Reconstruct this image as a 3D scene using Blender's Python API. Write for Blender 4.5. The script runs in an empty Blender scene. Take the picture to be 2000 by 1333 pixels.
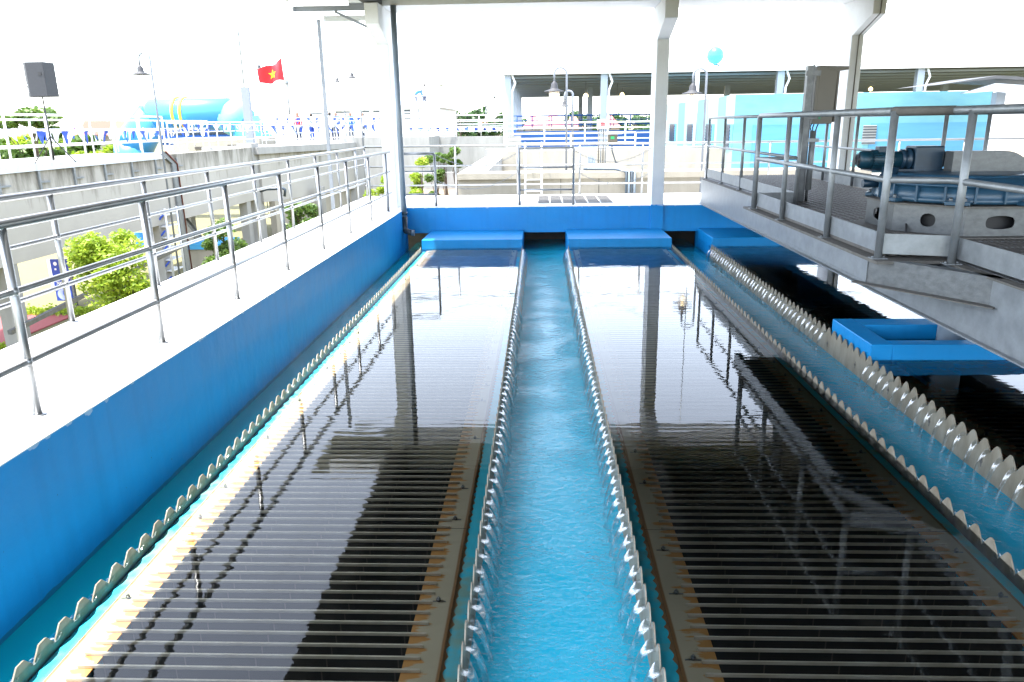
import bpy, math, random
from math import sin, cos, pi, radians, sqrt, atan2
from mathutils import Vector, Matrix, noise
random.seed(7)
S = bpy.context.scene
COL = S.collection

# ------------------------------------------------------------------ camera
FPX, PIT, YAW, ROL = 1478.4, .27974, -.040235, -.014344
EYE = Vector((0, 0, 1.56))
_f = Vector((sin(YAW)*cos(PIT), cos(YAW)*cos(PIT), -sin(PIT)))
_r = Vector((cos(YAW), -sin(YAW), 0)); _u = _r.cross(_f)
RT = _r*cos(ROL)+_u*sin(ROL); UP = _u*cos(ROL)-_r*sin(ROL); FW = _f
cam = bpy.data.cameras.new('camera'); camo = bpy.data.objects.new('camera', cam); COL.objects.link(camo)
camo.matrix_world = Matrix(((RT.x, UP.x, -FW.x, EYE.x), (RT.y, UP.y, -FW.y, EYE.y), (RT.z, UP.z, -FW.z, EYE.z), (0, 0, 0, 1)))
cam.sensor_width = 36; cam.lens = FPX*36/2000; cam.clip_start = .05; cam.clip_end = 3000
S.camera = camo

# ------------------------------------------------------------------ light
SUNV = Vector((-.285, -.13, 1)).normalized()
w = bpy.data.worlds.new('World'); S.world = w; w.use_nodes = True
nt = w.node_tree; bg = nt.nodes['Background']
sky = nt.nodes.new('ShaderNodeTexSky'); sky.sky_type = 'NISHITA'; sky.sun_disc = False
sky.sun_elevation = math.asin(SUNV.z); sky.sun_rotation = atan2(SUNV.x, SUNV.y)
sky.air_density = 1.0; sky.dust_density = .8; sky.ozone_density = 1.0
hs = nt.nodes.new('ShaderNodeHueSaturation'); hs.inputs['Saturation'].default_value = .5; nt.links.new(sky.outputs[0], hs.inputs['Color']); nt.links.new(hs.outputs[0], bg.inputs[0]); bg.inputs[1].default_value = .15
sl = bpy.data.lights.new('sun', 'SUN'); sl.energy = 2.2; sl.angle = radians(.5); sl.color = (1, .96, .9)
so = bpy.data.objects.new('sun', sl); COL.objects.link(so)
so.rotation_euler = SUNV.to_track_quat('Z', 'Y').to_euler(); so.location = (-20, -10, 60)
S.view_settings.view_transform = 'Standard'; S.view_settings.look = 'None'
S.view_settings.exposure = 2.95; S.view_settings.gamma = 1
S.cycles.max_bounces = 8; S.cycles.transparent_max_bounces = 16
S.cycles.caustics_reflective = False; S.cycles.caustics_refractive = False

# ------------------------------------------------------------------ helpers
def at(px, py, Y):
    """point of the photograph (2000 x 1333) at depth Y"""
    d = FW+RT*((px-1000)/FPX)-UP*((py-666.5)/FPX)
    return EYE+d*(Y/d.y)
def atx(px, py, X):
    d = FW+RT*((px-1000)/FPX)-UP*((py-666.5)/FPX)
    return EYE+d*(X/d.x)

class MB:
    def __init__(s): s.v = []; s.f = []; s.sm = []
    def box(s, x0, x1, y0, y1, z0, z1):
        n = len(s.v)
        s.v += [(x0,y0,z0),(x1,y0,z0),(x1,y1,z0),(x0,y1,z0),(x0,y0,z1),(x1,y0,z1),(x1,y1,z1),(x0,y1,z1)]
        for q in ((0,3,2,1),(4,5,6,7),(0,1,5,4),(1,2,6,5),(2,3,7,6),(3,0,4,7)):
            s.f.append(tuple(n+i for i in q)); s.sm.append(False)
        return s
    def obox(s, c, ax, ay, az):
        """oriented box: centre and three half-extent vectors"""
        c, ax, ay, az = Vector(c), Vector(ax), Vector(ay), Vector(az); n = len(s.v)
        for k in (-1, 1):
            for a, b in ((-1,-1),(1,-1),(1,1),(-1,1)): s.v.append(tuple(c+ax*a+ay*b+az*k))
        for q in ((0,3,2,1),(4,5,6,7),(0,1,5,4),(1,2,6,5),(2,3,7,6),(3,0,4,7)):
            s.f.append(tuple(n+i for i in q)); s.sm.append(False)
        return s
    def bar(s, a, b, wd, ht):
        a, b = Vector(a), Vector(b); d = b-a; L = d.length; d.normalize()
        up = Vector((0,0,1)) if abs(d.z) < .95 else Vector((0,1,0))
        x = d.cross(up).normalized(); y = x.cross(d)
        return s.obox((a+b)/2, d*L/2, x*wd/2, y*ht/2)
    def tube(s, pts, r, seg=10, cap=True):
        pts = [Vector(p) for p in pts]; n0 = len(s.v); m = len(pts); prev = None
        for i, p in enumerate(pts):
            if i == 0: d = pts[1]-p
            elif i == m-1: d = p-pts[i-1]
            else: d = (pts[i+1]-p).normalized()+(p-pts[i-1]).normalized()
            if d.length < 1e-9: d = Vector((0,0,1))
            d.normalize()
            if prev is None:
                up = Vector((0,0,1)) if abs(d.z) < .9 else Vector((1,0,0)); x = d.cross(up).normalized()
            else: x = (prev-d*prev.dot(d)).normalized()
            prev = x; y = d.cross(x)
            rr = r[i] if isinstance(r, (list, tuple)) else r
            for k in range(seg):
                a = 2*pi*k/seg; s.v.append(tuple(p+x*(cos(a)*rr)+y*(sin(a)*rr)))
        for i in range(m-1):
            for k in range(seg):
                a = n0+i*seg+k; b = n0+i*seg+(k+1) % seg
                s.f.append((a, b, b+seg, a+seg)); s.sm.append(True)
        if cap:
            s.f.append(tuple(n0+k for k in range(seg-1, -1, -1))); s.sm.append(False)
            s.f.append(tuple(n0+(m-1)*seg+k for k in range(seg))); s.sm.append(False)
        return s
    def lathe(s, c, prof, seg=20, axis='z'):
        """prof: (radius, height) list"""
        n0 = len(s.v); c = Vector(c)
        for r, h in prof:
            for k in range(seg):
                a = 2*pi*k/seg; q = (cos(a)*r, sin(a)*r, h)
                if axis == 'x': q = (h, cos(a)*r, sin(a)*r)
                if axis == 'y': q = (sin(a)*r, h, cos(a)*r)
                s.v.append(tuple(c+Vector(q)))
        for i in range(len(prof)-1):
            for k in range(seg):
                a = n0+i*seg+k; b = n0+i*seg+(k+1) % seg
                s.f.append((a, b, b+seg, a+seg)); s.sm.append(True)
        s.f.append(tuple(n0+k for k in range(seg-1, -1, -1))); s.sm.append(False)
        s.f.append(tuple(n0+(len(prof)-1)*seg+k for k in range(seg))); s.sm.append(False)
        return s
    def prism(s, poly, vec):
        n = len(s.v); m = len(poly); vec = Vector(vec)
        s.v += [tuple(p) for p in poly]+[tuple(Vector(p)+vec) for p in poly]
        s.f.append(tuple(range(n+m-1, n-1, -1))); s.f.append(tuple(range(n+m, n+2*m))); s.sm += [False, False]
        for i in range(m):
            j = (i+1) % m; s.f.append((n+i, n+j, n+m+j, n+m+i)); s.sm.append(False)
        return s
    def quad(s, *p):
        n = len(s.v); s.v += [tuple(q) for q in p]; s.f.append(tuple(range(n, n+len(p)))); s.sm.append(False)
        return s
    def grid(s, fn, nu, nv, smooth=True):
        n = len(s.v)
        for i in range(nu+1):
            for j in range(nv+1): s.v.append(tuple(fn(i/nu, j/nv)))
        for i in range(nu):
            for j in range(nv):
                a = n+i*(nv+1)+j; s.f.append((a, a+nv+1, a+nv+2, a+1)); s.sm.append(smooth)
        return s
    def build(s, name, m, parent=None, bevel=0, label=None):
        me = bpy.data.meshes.new(name); o0 = Vector((0, 0, 0))
        me.from_pydata(s.v, [], s.f); me.update()
        me.polygons.foreach_set('use_smooth', s.sm)
        o = bpy.data.objects.new(name, me); COL.objects.link(o)
        if m: me.materials.append(m)
        if parent: 
            o.parent = parent; o.matrix_parent_inverse = Matrix.Translation(-Vector(parent.location)) if parent.type == 'EMPTY' else Matrix()
        if bevel:
            b = o.modifiers.new('bevel', 'BEVEL'); b.width = bevel; b.segments = 2; b.limit_method = 'ANGLE'; b.angle_limit = radians(35)
        if label: o['label'] = label
        return o

def tag(o, label, cat, group=None, kind=None):
    o['label'] = label
    if cat: o['category'] = cat
    if group: o['group'] = group
    if kind: o['kind'] = kind
    return o
def thing(name, loc, label, cat, group=None):
    o = bpy.data.objects.new(name, None); COL.objects.link(o); o.location = loc; o.empty_display_size = .1
    return tag(o, label, cat, group)
def struct(name, mb, m, label=None, kind='structure'):
    o = mb.build(name, m); o['kind'] = kind; o['label'] = label or name
    return o
def copy_child(src, parent, offset):
    c = src.copy(); COL.objects.link(c); c.parent = parent
    c.matrix_parent_inverse = Matrix.Translation(-Vector(parent.location)); c.location = offset
    return c
def copy_tree(root, loc, label):
    """copy a thing with its parts; parts keep their place relative to the thing"""
    r = root.copy(); COL.objects.link(r); r.location = loc; r['label'] = label
    def rec(a, b):
        for ch in [q for q in a.children]:
            c = ch.copy(); COL.objects.link(c); c.parent = b; c.matrix_parent_inverse = ch.matrix_parent_inverse.copy()
            rec(ch, c)
    rec(root, r)
    return r

# ------------------------------------------------------------------ materials
def mat(name, col, rough=.5, metal=0., var=.0, vs=4., col2=None, bump=0., bs=30., stretch=(1,1,1), spec=.5, coat=0., var_rough=0.):
    m = bpy.data.materials.new(name); m.use_nodes = True; N = m.node_tree.nodes; L = m.node_tree.links
    b = N['Principled BSDF']; b.inputs['Roughness'].default_value = rough; b.inputs['Metallic'].default_value = metal
    b.inputs['Specular IOR Level'].default_value = spec; b.inputs['Coat Weight'].default_value = coat
    b.inputs['Base Color'].default_value = (*col, 1)
    tc = N.new('ShaderNodeTexCoord'); mp = N.new('ShaderNodeMapping'); mp.inputs['Scale'].default_value = stretch
    L.new(tc.outputs['Object'], mp.inputs[0])
    if var or col2:
        n = N.new('ShaderNodeTexNoise'); n.inputs['Scale'].default_value = vs; n.inputs['Detail'].default_value = 8; n.inputs['Roughness'].default_value = .62
        L.new(mp.outputs[0], n.inputs[0])
        r = N.new('ShaderNodeValToRGB'); r.color_ramp.elements[0].position = .32; r.color_ramp.elements[1].position = .7
        c2 = col2 or tuple(c*(1-var) for c in col)
        r.color_ramp.elements[0].color = (*c2, 1); r.color_ramp.elements[1].color = (*col, 1)
        L.new(n.outputs[0], r.inputs[0]); L.new(r.outputs[0], b.inputs['Base Color'])
        if var_rough:
            mm = N.new('ShaderNodeMapRange'); mm.inputs[3].default_value = rough-var_rough; mm.inputs[4].default_value = rough+var_rough
            L.new(n.outputs[0], mm.inputs[0]); L.new(mm.outputs[0], b.inputs['Roughness'])
    if bump:
        n2 = N.new('ShaderNodeTexNoise'); n2.inputs['Scale'].default_value = bs; n2.inputs['Detail'].default_value = 5
        L.new(tc.outputs['Object'], n2.inputs[0])
        bp = N.new('ShaderNodeBump'); bp.inputs['Strength'].default_value = bump; bp.inputs['Distance'].default_value = .02
        L.new(n2.outputs[0], bp.inputs['Height']); L.new(bp.outputs[0], b.inputs['Normal'])
    return m
def mnode(N, L, op, a, b=None, c=None, clamp=False):
    n = N.new('ShaderNodeMath'); n.operation = op; n.use_clamp = clamp
    for i, v in enumerate((a, b, c)):
        if v is None: continue
        if isinstance(v, (int, float)): n.inputs[i].default_value = v
        else: L.new(v, n.inputs[i])
    return n.outputs[0]
def mixc(N, L, f, a, b):
    n = N.new('ShaderNodeMix'); n.data_type = 'RGBA'
    if isinstance(f, (int, float)): n.inputs[0].default_value = f
    else: L.new(f, n.inputs[0])
    for i, v in ((6, a), (7, b)):
        if isinstance(v, tuple): n.inputs[i].default_value = (*v, 1)
        else: L.new(v, n.inputs[i])
    return n.outputs[2]

M = {}
M['white_wall'] = mat('white_wall', (.7,.72,.74), .75, var=.12, vs=2, bump=.08, bs=60)
M['walk_white'] = mat('walk_white', (.82,.82,.8), .7, var=.1, vs=1.2, bump=.05, bs=80)
M['concrete'] = mat('concrete', (.34,.335,.315), .85, var=.28, vs=1.6, stretch=(1.5,1.5,.35), bump=.25, bs=25)
M['concrete_dark'] = mat('concrete_dark', (.1,.09,.075), .85, var=.5, vs=3)  # concrete darkened to stand in for shaded openings; also used for joints
M['concrete_beige'] = mat('concrete_beige', (.36,.33,.27), .85, var=.25, vs=1.2, stretch=(1.5,1.5,.4), bump=.2, bs=25)
M['galv'] = mat('galv', (.28,.3,.315), .45, .45, var=.3, vs=9, bump=.04, bs=120, var_rough=.12)
M['galv_blotch'] = mat('galv_blotch', (.17,.18,.185), .42, .5, var=.3, vs=16, stretch=(1,1,1.5), bump=.1, bs=70, var_rough=.15)
M['galv_dusty'] = mat('galv_dusty', (.16,.15,.135), .8, .1, var=.35, vs=12)
M['steel_pale'] = mat('steel_pale', (.62,.65,.68), .5, .2, var=.2, vs=6)
M['stainless'] = mat('stainless', (.3,.31,.32), .36, .85, var=.18, vs=3, var_rough=.08)
M['dark_steel'] = mat('dark_steel', (.18,.19,.2), .45, .6, var=.4, vs=10)
M['grating'] = mat('grating', (.13,.12,.11), .55, .3, var=.4, vs=15)
M['pole_grey'] = mat('pole_grey', (.2,.22,.25), .5, .2)
M['rail_white'] = mat('rail_white', (.72,.74,.76), .45, .2)
M['mach_blue'] = mat('mach_blue', (.025,.085,.15), .38, var=.3, vs=7, bump=.04, bs=50, coat=.15)
M['mach_navy'] = mat('mach_navy', (.012,.04,.075), .4, var=.3, vs=7, coat=.15)
M['mach_green'] = mat('mach_green', (.006,.045,.075), .4, var=.3, vs=9)
M['cab_beige'] = mat('cab_beige', (.13,.12,.1), .5, var=.06, vs=5)
M['black'] = mat('black', (.012,.012,.014), .5)
M['speaker'] = mat('speaker', (.03,.032,.038), .65, var=.2, vs=20)
M['pipe_grey'] = mat('pipe_grey', (.16,.2,.24), .3, var=.15, vs=4)
M['pvc_dark'] = mat('pvc_dark', (.03,.045,.06), .35)
M['white_paint'] = mat('white_paint', (.8,.8,.8), .5)
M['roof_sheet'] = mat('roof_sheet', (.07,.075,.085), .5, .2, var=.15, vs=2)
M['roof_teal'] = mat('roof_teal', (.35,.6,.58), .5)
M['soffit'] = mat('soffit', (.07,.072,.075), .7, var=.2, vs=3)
M['col_steel'] = mat('col_steel', (.3,.35,.42), .5, .2)
M['bg_blue'] = mat('bg_blue', (.012,.1,.36), .5, var=.2, vs=2)
M['turq_side'] = mat('turq_side', (.13,.32,.34), .7, var=.25, vs=.8, stretch=(1,1,3), col2=(.09,.26,.35))
M['turq_stripe'] = mat('turq_stripe', (.1,.3,.3), .7)
M['turq_pale'] = mat('turq_pale', (.22,.36,.38), .7)
M['panel_blue'] = mat('panel_blue', (.05,.2,.38), .6, var=.3, vs=.8, stretch=(.3,1,3), col2=(.08,.27,.38))
M['window_dark'] = mat('window_dark', (.04,.05,.06), .3)
M['red_roof'] = mat('red_roof', (.5,.17,.12), .8)
M['carpet'] = mat('carpet', (.3,.07,.07), .9)
M['bark'] = mat('bark', (.13,.09,.06), .9, var=.4, vs=12)
M['soil'] = mat('soil', (.2,.15,.1), .95, var=.3, vs=5)
M['yellow'] = mat('yellow', (.75,.42,.03), .6)
M['infl_white'] = mat('infl_white', (.7,.75,.78), .5)
M['skin'] = mat('skin', (.35,.2,.13), .6)
M['hair'] = mat('hair', (.015,.012,.01), .6)
M['shirt_white'] = mat('shirt_white', (.75,.76,.78), .8)
M['shirt_blue'] = mat('shirt_blue', (.02,.12,.5), .8)
M['trouser'] = mat('trouser', (.04,.05,.08), .8)
M['bunt_white'] = mat('bunt_white', (.8,.8,.82), .8)
M['bunt_blue'] = mat('bunt_blue', (.03,.08,.42), .8)
M['pave_grey'] = mat('pave_grey', (.4,.4,.38), .85, var=.15, vs=3)

def blue_paint():
    m = bpy.data.materials.new('blue_paint'); m.use_nodes = True; N = m.node_tree.nodes; L = m.node_tree.links
    b = N['Principled BSDF']; b.inputs['Roughness'].default_value = .4; b.inputs['Specular IOR Level'].default_value = .35
    tc = N.new('ShaderNodeTexCoord')
    n = N.new('ShaderNodeTexNoise'); n.inputs['Scale'].default_value = 1.6; n.inputs['Detail'].default_value = 6; L.new(tc.outputs['Object'], n.inputs[0])
    c = mixc(N, L, n.outputs[0], (.003,.2,.5), (.005,.28,.66))
    # pin holes of the plaster
    v = N.new('ShaderNodeTexVoronoi'); v.inputs['Scale'].default_value = 26; L.new(tc.outputs['Object'], v.inputs[0])
    n3 = N.new('ShaderNodeTexNoise'); n3.inputs['Scale'].default_value = 9; L.new(tc.outputs['Object'], n3.inputs[0])
    n4 = N.new('ShaderNodeTexNoise'); n4.inputs['Scale'].default_value = 2.3; L.new(tc.outputs['Object'], n4.inputs[0])
    hole = mnode(N, L, 'LESS_THAN', v.outputs['Distance'], mnode(N, L, 'MULTIPLY', mnode(N, L, 'SUBTRACT', n3.outputs[0], .55), mnode(N, L, 'MULTIPLY', n4.outputs[0], 1.1)))
    c = mixc(N, L, hole, c, (.004,.03,.07))
    sp = N.new('ShaderNodeSeparateXYZ'); L.new(tc.outputs['Object'], sp.inputs[0])
    mp = N.new('ShaderNodeMapping'); mp.inputs['Scale'].default_value = (9, 9, .7); L.new(tc.outputs['Object'], mp.inputs[0])
    ns = N.new('ShaderNodeTexNoise'); ns.inputs['Scale'].default_value = 1; ns.inputs['Detail'].default_value = 6; L.new(mp.outputs[0], ns.inputs[0])
    st = N.new('ShaderNodeMapRange'); st.inputs[1].default_value = .5; st.inputs[2].default_value = .8; st.inputs[4].default_value = .22; L.new(ns.outputs[0], st.inputs[0])
    c = mixc(N, L, st.outputs[0], c, (.002,.11,.3))
    # scum line just above the water, chipped paint along the top edge
    wl = mnode(N, L, 'ADD', sp.outputs['Z'], mnode(N, L, 'MULTIPLY', ns.outputs[0], .03))
    c = mixc(N, L, mnode(N, L, 'MULTIPLY', mnode(N, L, 'LESS_THAN', wl, -.797), .6), c, (.01,.1,.13))
    chip = mnode(N, L, 'GREATER_THAN', mnode(N, L, 'ADD', sp.outputs['Z'], mnode(N, L, 'MULTIPLY', mnode(N, L, 'SUBTRACT', n3.outputs[0], .5), .16)), .004)
    c = mixc(N, L, mnode(N, L, 'MULTIPLY', chip, .7), c, (.4,.55,.7))
    L.new(c, b.inputs['Base Color'])
    n2 = N.new('ShaderNodeTexNoise'); n2.inputs['Scale'].default_value = 7; n2.inputs['Detail'].default_value = 4; L.new(tc.outputs['Object'], n2.inputs[0])
    bp = N.new('ShaderNodeBump'); bp.inputs['Strength'].default_value = .22; bp.inputs['Distance'].default_value = .03
    h = mnode(N, L, 'SUBTRACT', n2.outputs[0], mnode(N, L, 'MULTIPLY', hole, .15))
    L.new(h, bp.inputs['Height']); L.new(bp.outputs[0], b.inputs['Normal'])
    mr = N.new('ShaderNodeMapRange'); mr.inputs[3].default_value = .32; mr.inputs[4].default_value = .5; L.new(n.outputs[0], mr.inputs[0]); L.new(mr.outputs[0], b.inputs['Roughness'])
    return m
M['blue'] = blue_paint()
M['floor_blue'] = mat('floor_blue', (.02,.52,.78), .6, var=.25, vs=1.5)

PITCH = .0784      # bar pitch along the tank
TOOTH = .1455      # weir tooth pitch
def plate_mat():
    """submerged steel side plate, rust around the bar ends (x = distance from the inner edge, local)"""
    m = bpy.data.materials.new('plate_steel'); m.use_nodes = True; N = m.node_tree.nodes; L = m.node_tree.links
    b = N['Principled BSDF']; b.inputs['Roughness'].default_value = .55; b.inputs['Metallic'].default_value = .1
    tc = N.new('ShaderNodeTexCoord'); sp = N.new('ShaderNodeSeparateXYZ'); L.new(tc.outputs['Object'], sp.inputs[0])
    uv = N.new('ShaderNodeAttribute'); uv.attribute_name = 'edge'
    e = uv.outputs['Fac']      # 0 at inner edge, 1 outer edge
    mp = N.new('ShaderNodeMapping'); mp.inputs['Scale'].default_value = (7, 26, 1); L.new(tc.outputs['Object'], mp.inputs[0])
    n = N.new('ShaderNodeTexNoise'); n.inputs['Scale'].default_value = 1; n.inputs['Detail'].default_value = 6; L.new(mp.outputs[0], n.inputs[0])
    n2 = N.new('ShaderNodeTexNoise'); n2.inputs['Scale'].default_value = 2.2; n2.inputs['Detail'].default_value = 7; L.new(tc.outputs['Object'], n2.inputs[0])
    base = mixc(N, L, n2.outputs[0], (.44,.365,.24), (.62,.54,.39))
    wv = mnode(N, L, 'ABSOLUTE', mnode(N, L, 'SINE', mnode(N, L, 'MULTIPLY', sp.outputs['Y'], pi/PITCH)))
    # strong rust close to inner edge between bars, streaks reaching outward
    t = mnode(N, L, 'ADD', n.outputs[0], mnode(N, L, 'MULTIPLY', wv, .16))
    t = mnode(N, L, 'SUBTRACT', t, mnode(N, L, 'MULTIPLY', e, .55))
    k = N.new('ShaderNodeMapRange'); k.inputs[1].default_value = .4; k.inputs[2].default_value = .47; L.new(t, k.inputs[0])
    c = mixc(N, L, k.outputs[0], base, (.55,.27,.08))
    # outer rusty fringe
    k2 = N.new('ShaderNodeMapRange'); k2.inputs[1].default_value = .93; k2.inputs[2].default_value = .97; L.new(mnode(N, L, 'ADD', e, mnode(N, L, 'MULTIPLY', n2.outputs[0], .08)), k2.inputs[0])
    c = mixc(N, L, k2.outputs[0], c, (.3,.15,.06))
    # joints every 1.25 m
    j = mnode(N, L, 'LESS_THAN', mnode(N, L, 'FRACT', mnode(N, L, 'DIVIDE', sp.outputs['Y'], 1.27)), .004)
    c = mixc(N, L, j, c, (.03,.03,.03))
    L.new(c, b.inputs['Base Color'])
    return m
def ledge_mat():
    m = bpy.data.materials.new('ledge_blue'); m.use_nodes = True; N = m.node_tree.nodes; L = m.node_tree.links
    b = N['Principled BSDF']; b.inputs['Roughness'].default_value = .6
    tc = N.new('ShaderNodeTexCoord'); sp = N.new('ShaderNodeSeparateXYZ'); L.new(tc.outputs['Object'], sp.inputs[0])
    at_ = N.new('ShaderNodeAttribute'); at_.attribute_name = 'edge'
    e = at_.outputs['Fac']     # 0 at plate, 1 at weir
    sc = mnode(N, L, 'ABSOLUTE', mnode(N, L, 'SINE', mnode(N, L, 'MULTIPLY', sp.outputs['Y'], pi/.0728)))
    n2 = N.new('ShaderNodeTexNoise'); n2.inputs['Scale'].default_value = 9; n2.inputs['Detail'].default_value = 6; L.new(tc.outputs['Object'], n2.inputs[0])
    n1 = N.new('ShaderNodeTexNoise'); n1.inputs['Scale'].default_value = 1.2; n1.inputs['Detail'].default_value = 3; L.new(tc.outputs['Object'], n1.inputs[0])
    thr = mnode(N, L, 'ADD', mnode(N, L, 'MULTIPLY', sc, -.16), mnode(N, L, 'ADD', mnode(N, L, 'MULTIPLY', n2.outputs[0], .35), .14))
    rust = mnode(N, L, 'LESS_THAN', e, thr)
    blue = mixc(N, L, n2.outputs[0], (.02,.6,.85), (.07,.66,.8))
    silt = N.new('ShaderNodeMapRange'); silt.inputs[1].default_value = .5; silt.inputs[2].default_value = .62
    L.new(mnode(N, L, 'ADD', mnode(N, L, 'MULTIPLY', n2.outputs[0], .5), mnode(N, L, 'MULTIPLY', n1.outputs[0], .55)), silt.inputs[0])
    blue = mixc(N, L, mnode(N, L, 'MULTIPLY', silt.outputs[0], .75), blue, (.3,.38,.25))
    c = mixc(N, L, rust, blue, (.33,.18,.08)); L.new(c, b.inputs['Base Color'])
    return m
def lamella_mat():
    m = bpy.data.materials.new('lamella'); m.use_nodes = True; N = m.node_tree.nodes; L = m.node_tree.links
    b = N['Principled BSDF']; b.inputs['Roughness'].default_value = .6
    tc = N.new('ShaderNodeTexCoord'); sp = N.new('ShaderNodeSeparateXYZ'); L.new(tc.outputs['Object'], sp.inputs[0])
    seam = mnode(N, L, 'LESS_THAN', mnode(N, L, 'FRACT', mnode(N, L, 'DIVIDE', sp.outputs['X'], .31)), .02)
    n2 = N.new('ShaderNodeTexNoise'); n2.inputs['Scale'].default_value = 3; L.new(tc.outputs['Object'], n2.inputs[0])
    c = mixc(N, L, n2.outputs[0], (.012,.012,.012), (.045,.042,.038))
    c = mixc(N, L, seam, c, (.1,.085,.07)); L.new(c, b.inputs['Base Color'])
    return m
M['plate'] = plate_mat(); M['ledge'] = ledge_mat(); M['lamella'] = lamella_mat()
M['bar'] = mat('bar_steel', (.74,.68,.57), .5, 0., var=.25, vs=5, col2=(.5,.42,.3))
M['weir'] = mat('weir_frp', (.29,.265,.205), .5, var=.3, vs=9, stretch=(1,1,.4), col2=(.16,.13,.085))

def water(name, tint, xs, strength, scale, still=False, turb=.5, tcol=(.01,.53,.76)):
    """thin water skin: Fresnel mirror over a tinted see-through body"""
    m = bpy.data.materials.new(name); m.use_nodes = True; N = m.node_tree.nodes; L = m.node_tree.links
    N.remove(N['Principled BSDF']); out = N['Material Output']
    tr = N.new('ShaderNodeBsdfTransparent'); tr.inputs[0].default_value = (*tint, 1)
    gl = N.new('ShaderNodeBsdfGlossy'); gl.inputs['Roughness'].default_value = .0 if still else .04; gl.inputs[0].default_value = (1, 1, 1, 1)
    fr = N.new('ShaderNodeFresnel'); fr.inputs[0].default_value = 1.35 if still else 1.34
    mx = N.new('ShaderNodeMixShader')
    tc = N.new('ShaderNodeTexCoord'); sp = N.new('ShaderNodeSeparateXYZ'); L.new(tc.outputs['Object'], sp.inputs[0])
    bp = N.new('ShaderNodeBump'); bp.inputs['Distance'].default_value = .01; bp.inputs['Strength'].default_value = 1
    n = N.new('ShaderNodeTexNoise'); n.inputs['Scale'].default_value = scale; n.inputs['Detail'].default_value = 3 if still else 5
    n.inputs['Distortion'].default_value = .0 if still else .6
    if still:
        mp = N.new('ShaderNodeMapping'); mp.inputs['Scale'].default_value = (.35, 2.2, 1); L.new(tc.outputs['Object'], mp.inputs[0]); L.new(mp.outputs[0], n.inputs[0])
        # a slow set of cross ripples, held up by the bars
        h = mnode(N, L, 'MULTIPLY', n.outputs[0], strength)
        rb = mnode(N, L, 'SINE', mnode(N, L, 'MULTIPLY', sp.outputs['Y'], 2*pi/PITCH))
        n5 = N.new('ShaderNodeTexNoise'); n5.inputs['Scale'].default_value = 1.3; L.new(tc.outputs['Object'], n5.inputs[0])
        h = mnode(N, L, 'ADD', h, mnode(N, L, 'MULTIPLY', mnode(N, L, 'MULTIPLY', rb, n5.outputs[0]), strength*.07))
    else:
        L.new(tc.outputs['Object'], n.inputs[0])
        # choppy where the jets land, calmer in the middle
        d = None
        for x0 in xs:
            q = mnode(N, L, 'ABSOLUTE', mnode(N, L, 'SUBTRACT', sp.outputs['X'], x0))
            d = q if d is None else mnode(N, L, 'MINIMUM', d, q)
        if d is None: k = .6
        else:
            mr = N.new('ShaderNodeMapRange'); mr.interpolation_type = 'SMOOTHSTEP'
            mr.inputs[1].default_value = .08; mr.inputs[2].default_value = .30; mr.inputs[3].default_value = 1.; mr.inputs[4].default_value = .5
            L.new(d, mr.inputs[0])
            n7 = N.new('ShaderNodeTexNoise'); n7.inputs['Scale'].default_value = 2.2; n7.inputs['Detail'].default_value = 2; L.new(tc.outputs['Object'], n7.inputs[0])
            pm = N.new('ShaderNodeMapRange'); pm.interpolation_type = 'SMOOTHSTEP'; pm.inputs[1].default_value = .38; pm.inputs[2].default_value = .66; pm.inputs[3].default_value = .5; pm.inputs[4].default_value = 1.
            L.new(n7.outputs[0], pm.inputs[0]); k = mnode(N, L, 'MULTIPLY', mr.outputs[0], pm.outputs[0])
        n6 = N.new('ShaderNodeTexNoise'); n6.inputs['Scale'].default_value = scale*2.7; n6.inputs['Detail'].default_value = 3; n6.inputs['Distortion'].default_value = 1
        L.new(tc.outputs['Object'], n6.inputs[0])
        hh = mnode(N, L, 'ADD', n.outputs[0], mnode(N, L, 'MULTIPLY', n6.outputs[0], .45))
        h = mnode(N, L, 'MULTIPLY', hh, mnode(N, L, 'MULTIPLY', k, strength) if not isinstance(k, float) else strength*k)
    L.new(h, bp.inputs['Height'])
    L.new(bp.outputs[0], gl.inputs['Normal']); L.new(bp.outputs[0], fr.inputs['Normal'])
    body = tr.outputs[0]
    if not still:
        df = N.new('ShaderNodeBsdfDiffuse'); df.inputs[0].default_value = (*tcol, 1); mb_ = N.new('ShaderNodeMixShader'); mb_.inputs[0].default_value = turb
        L.new(tr.outputs[0], mb_.inputs[1]); L.new(df.outputs[0], mb_.inputs[2]); body = mb_.outputs[0]
    L.new(fr.outputs[0], mx.inputs[0]); L.new(body, mx.inputs[1]); L.new(gl.outputs[0], mx.inputs[2]); L.new(mx.outputs[0], out.inputs[0])
    return m
M['tank_water'] = water('tank_water', (.86,.9,.88), (), .10, 3.2, True)
M['chan_mid'] = water('chan_mid', (.8,1.,1.), (-.26, .41), 3.0, 22, False, .7, (.006,.5,.72))
M['chan_left'] = water('chan_left', (.7,.95,.97), (-2.2,), .4, 15, False, .65, (.004,.5,.6))
M['chan_right'] = water('chan_right', (.7,.96,1.), (2.4, 2.95), 1.7, 15, False, .6, (.004,.4,.62))
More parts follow.
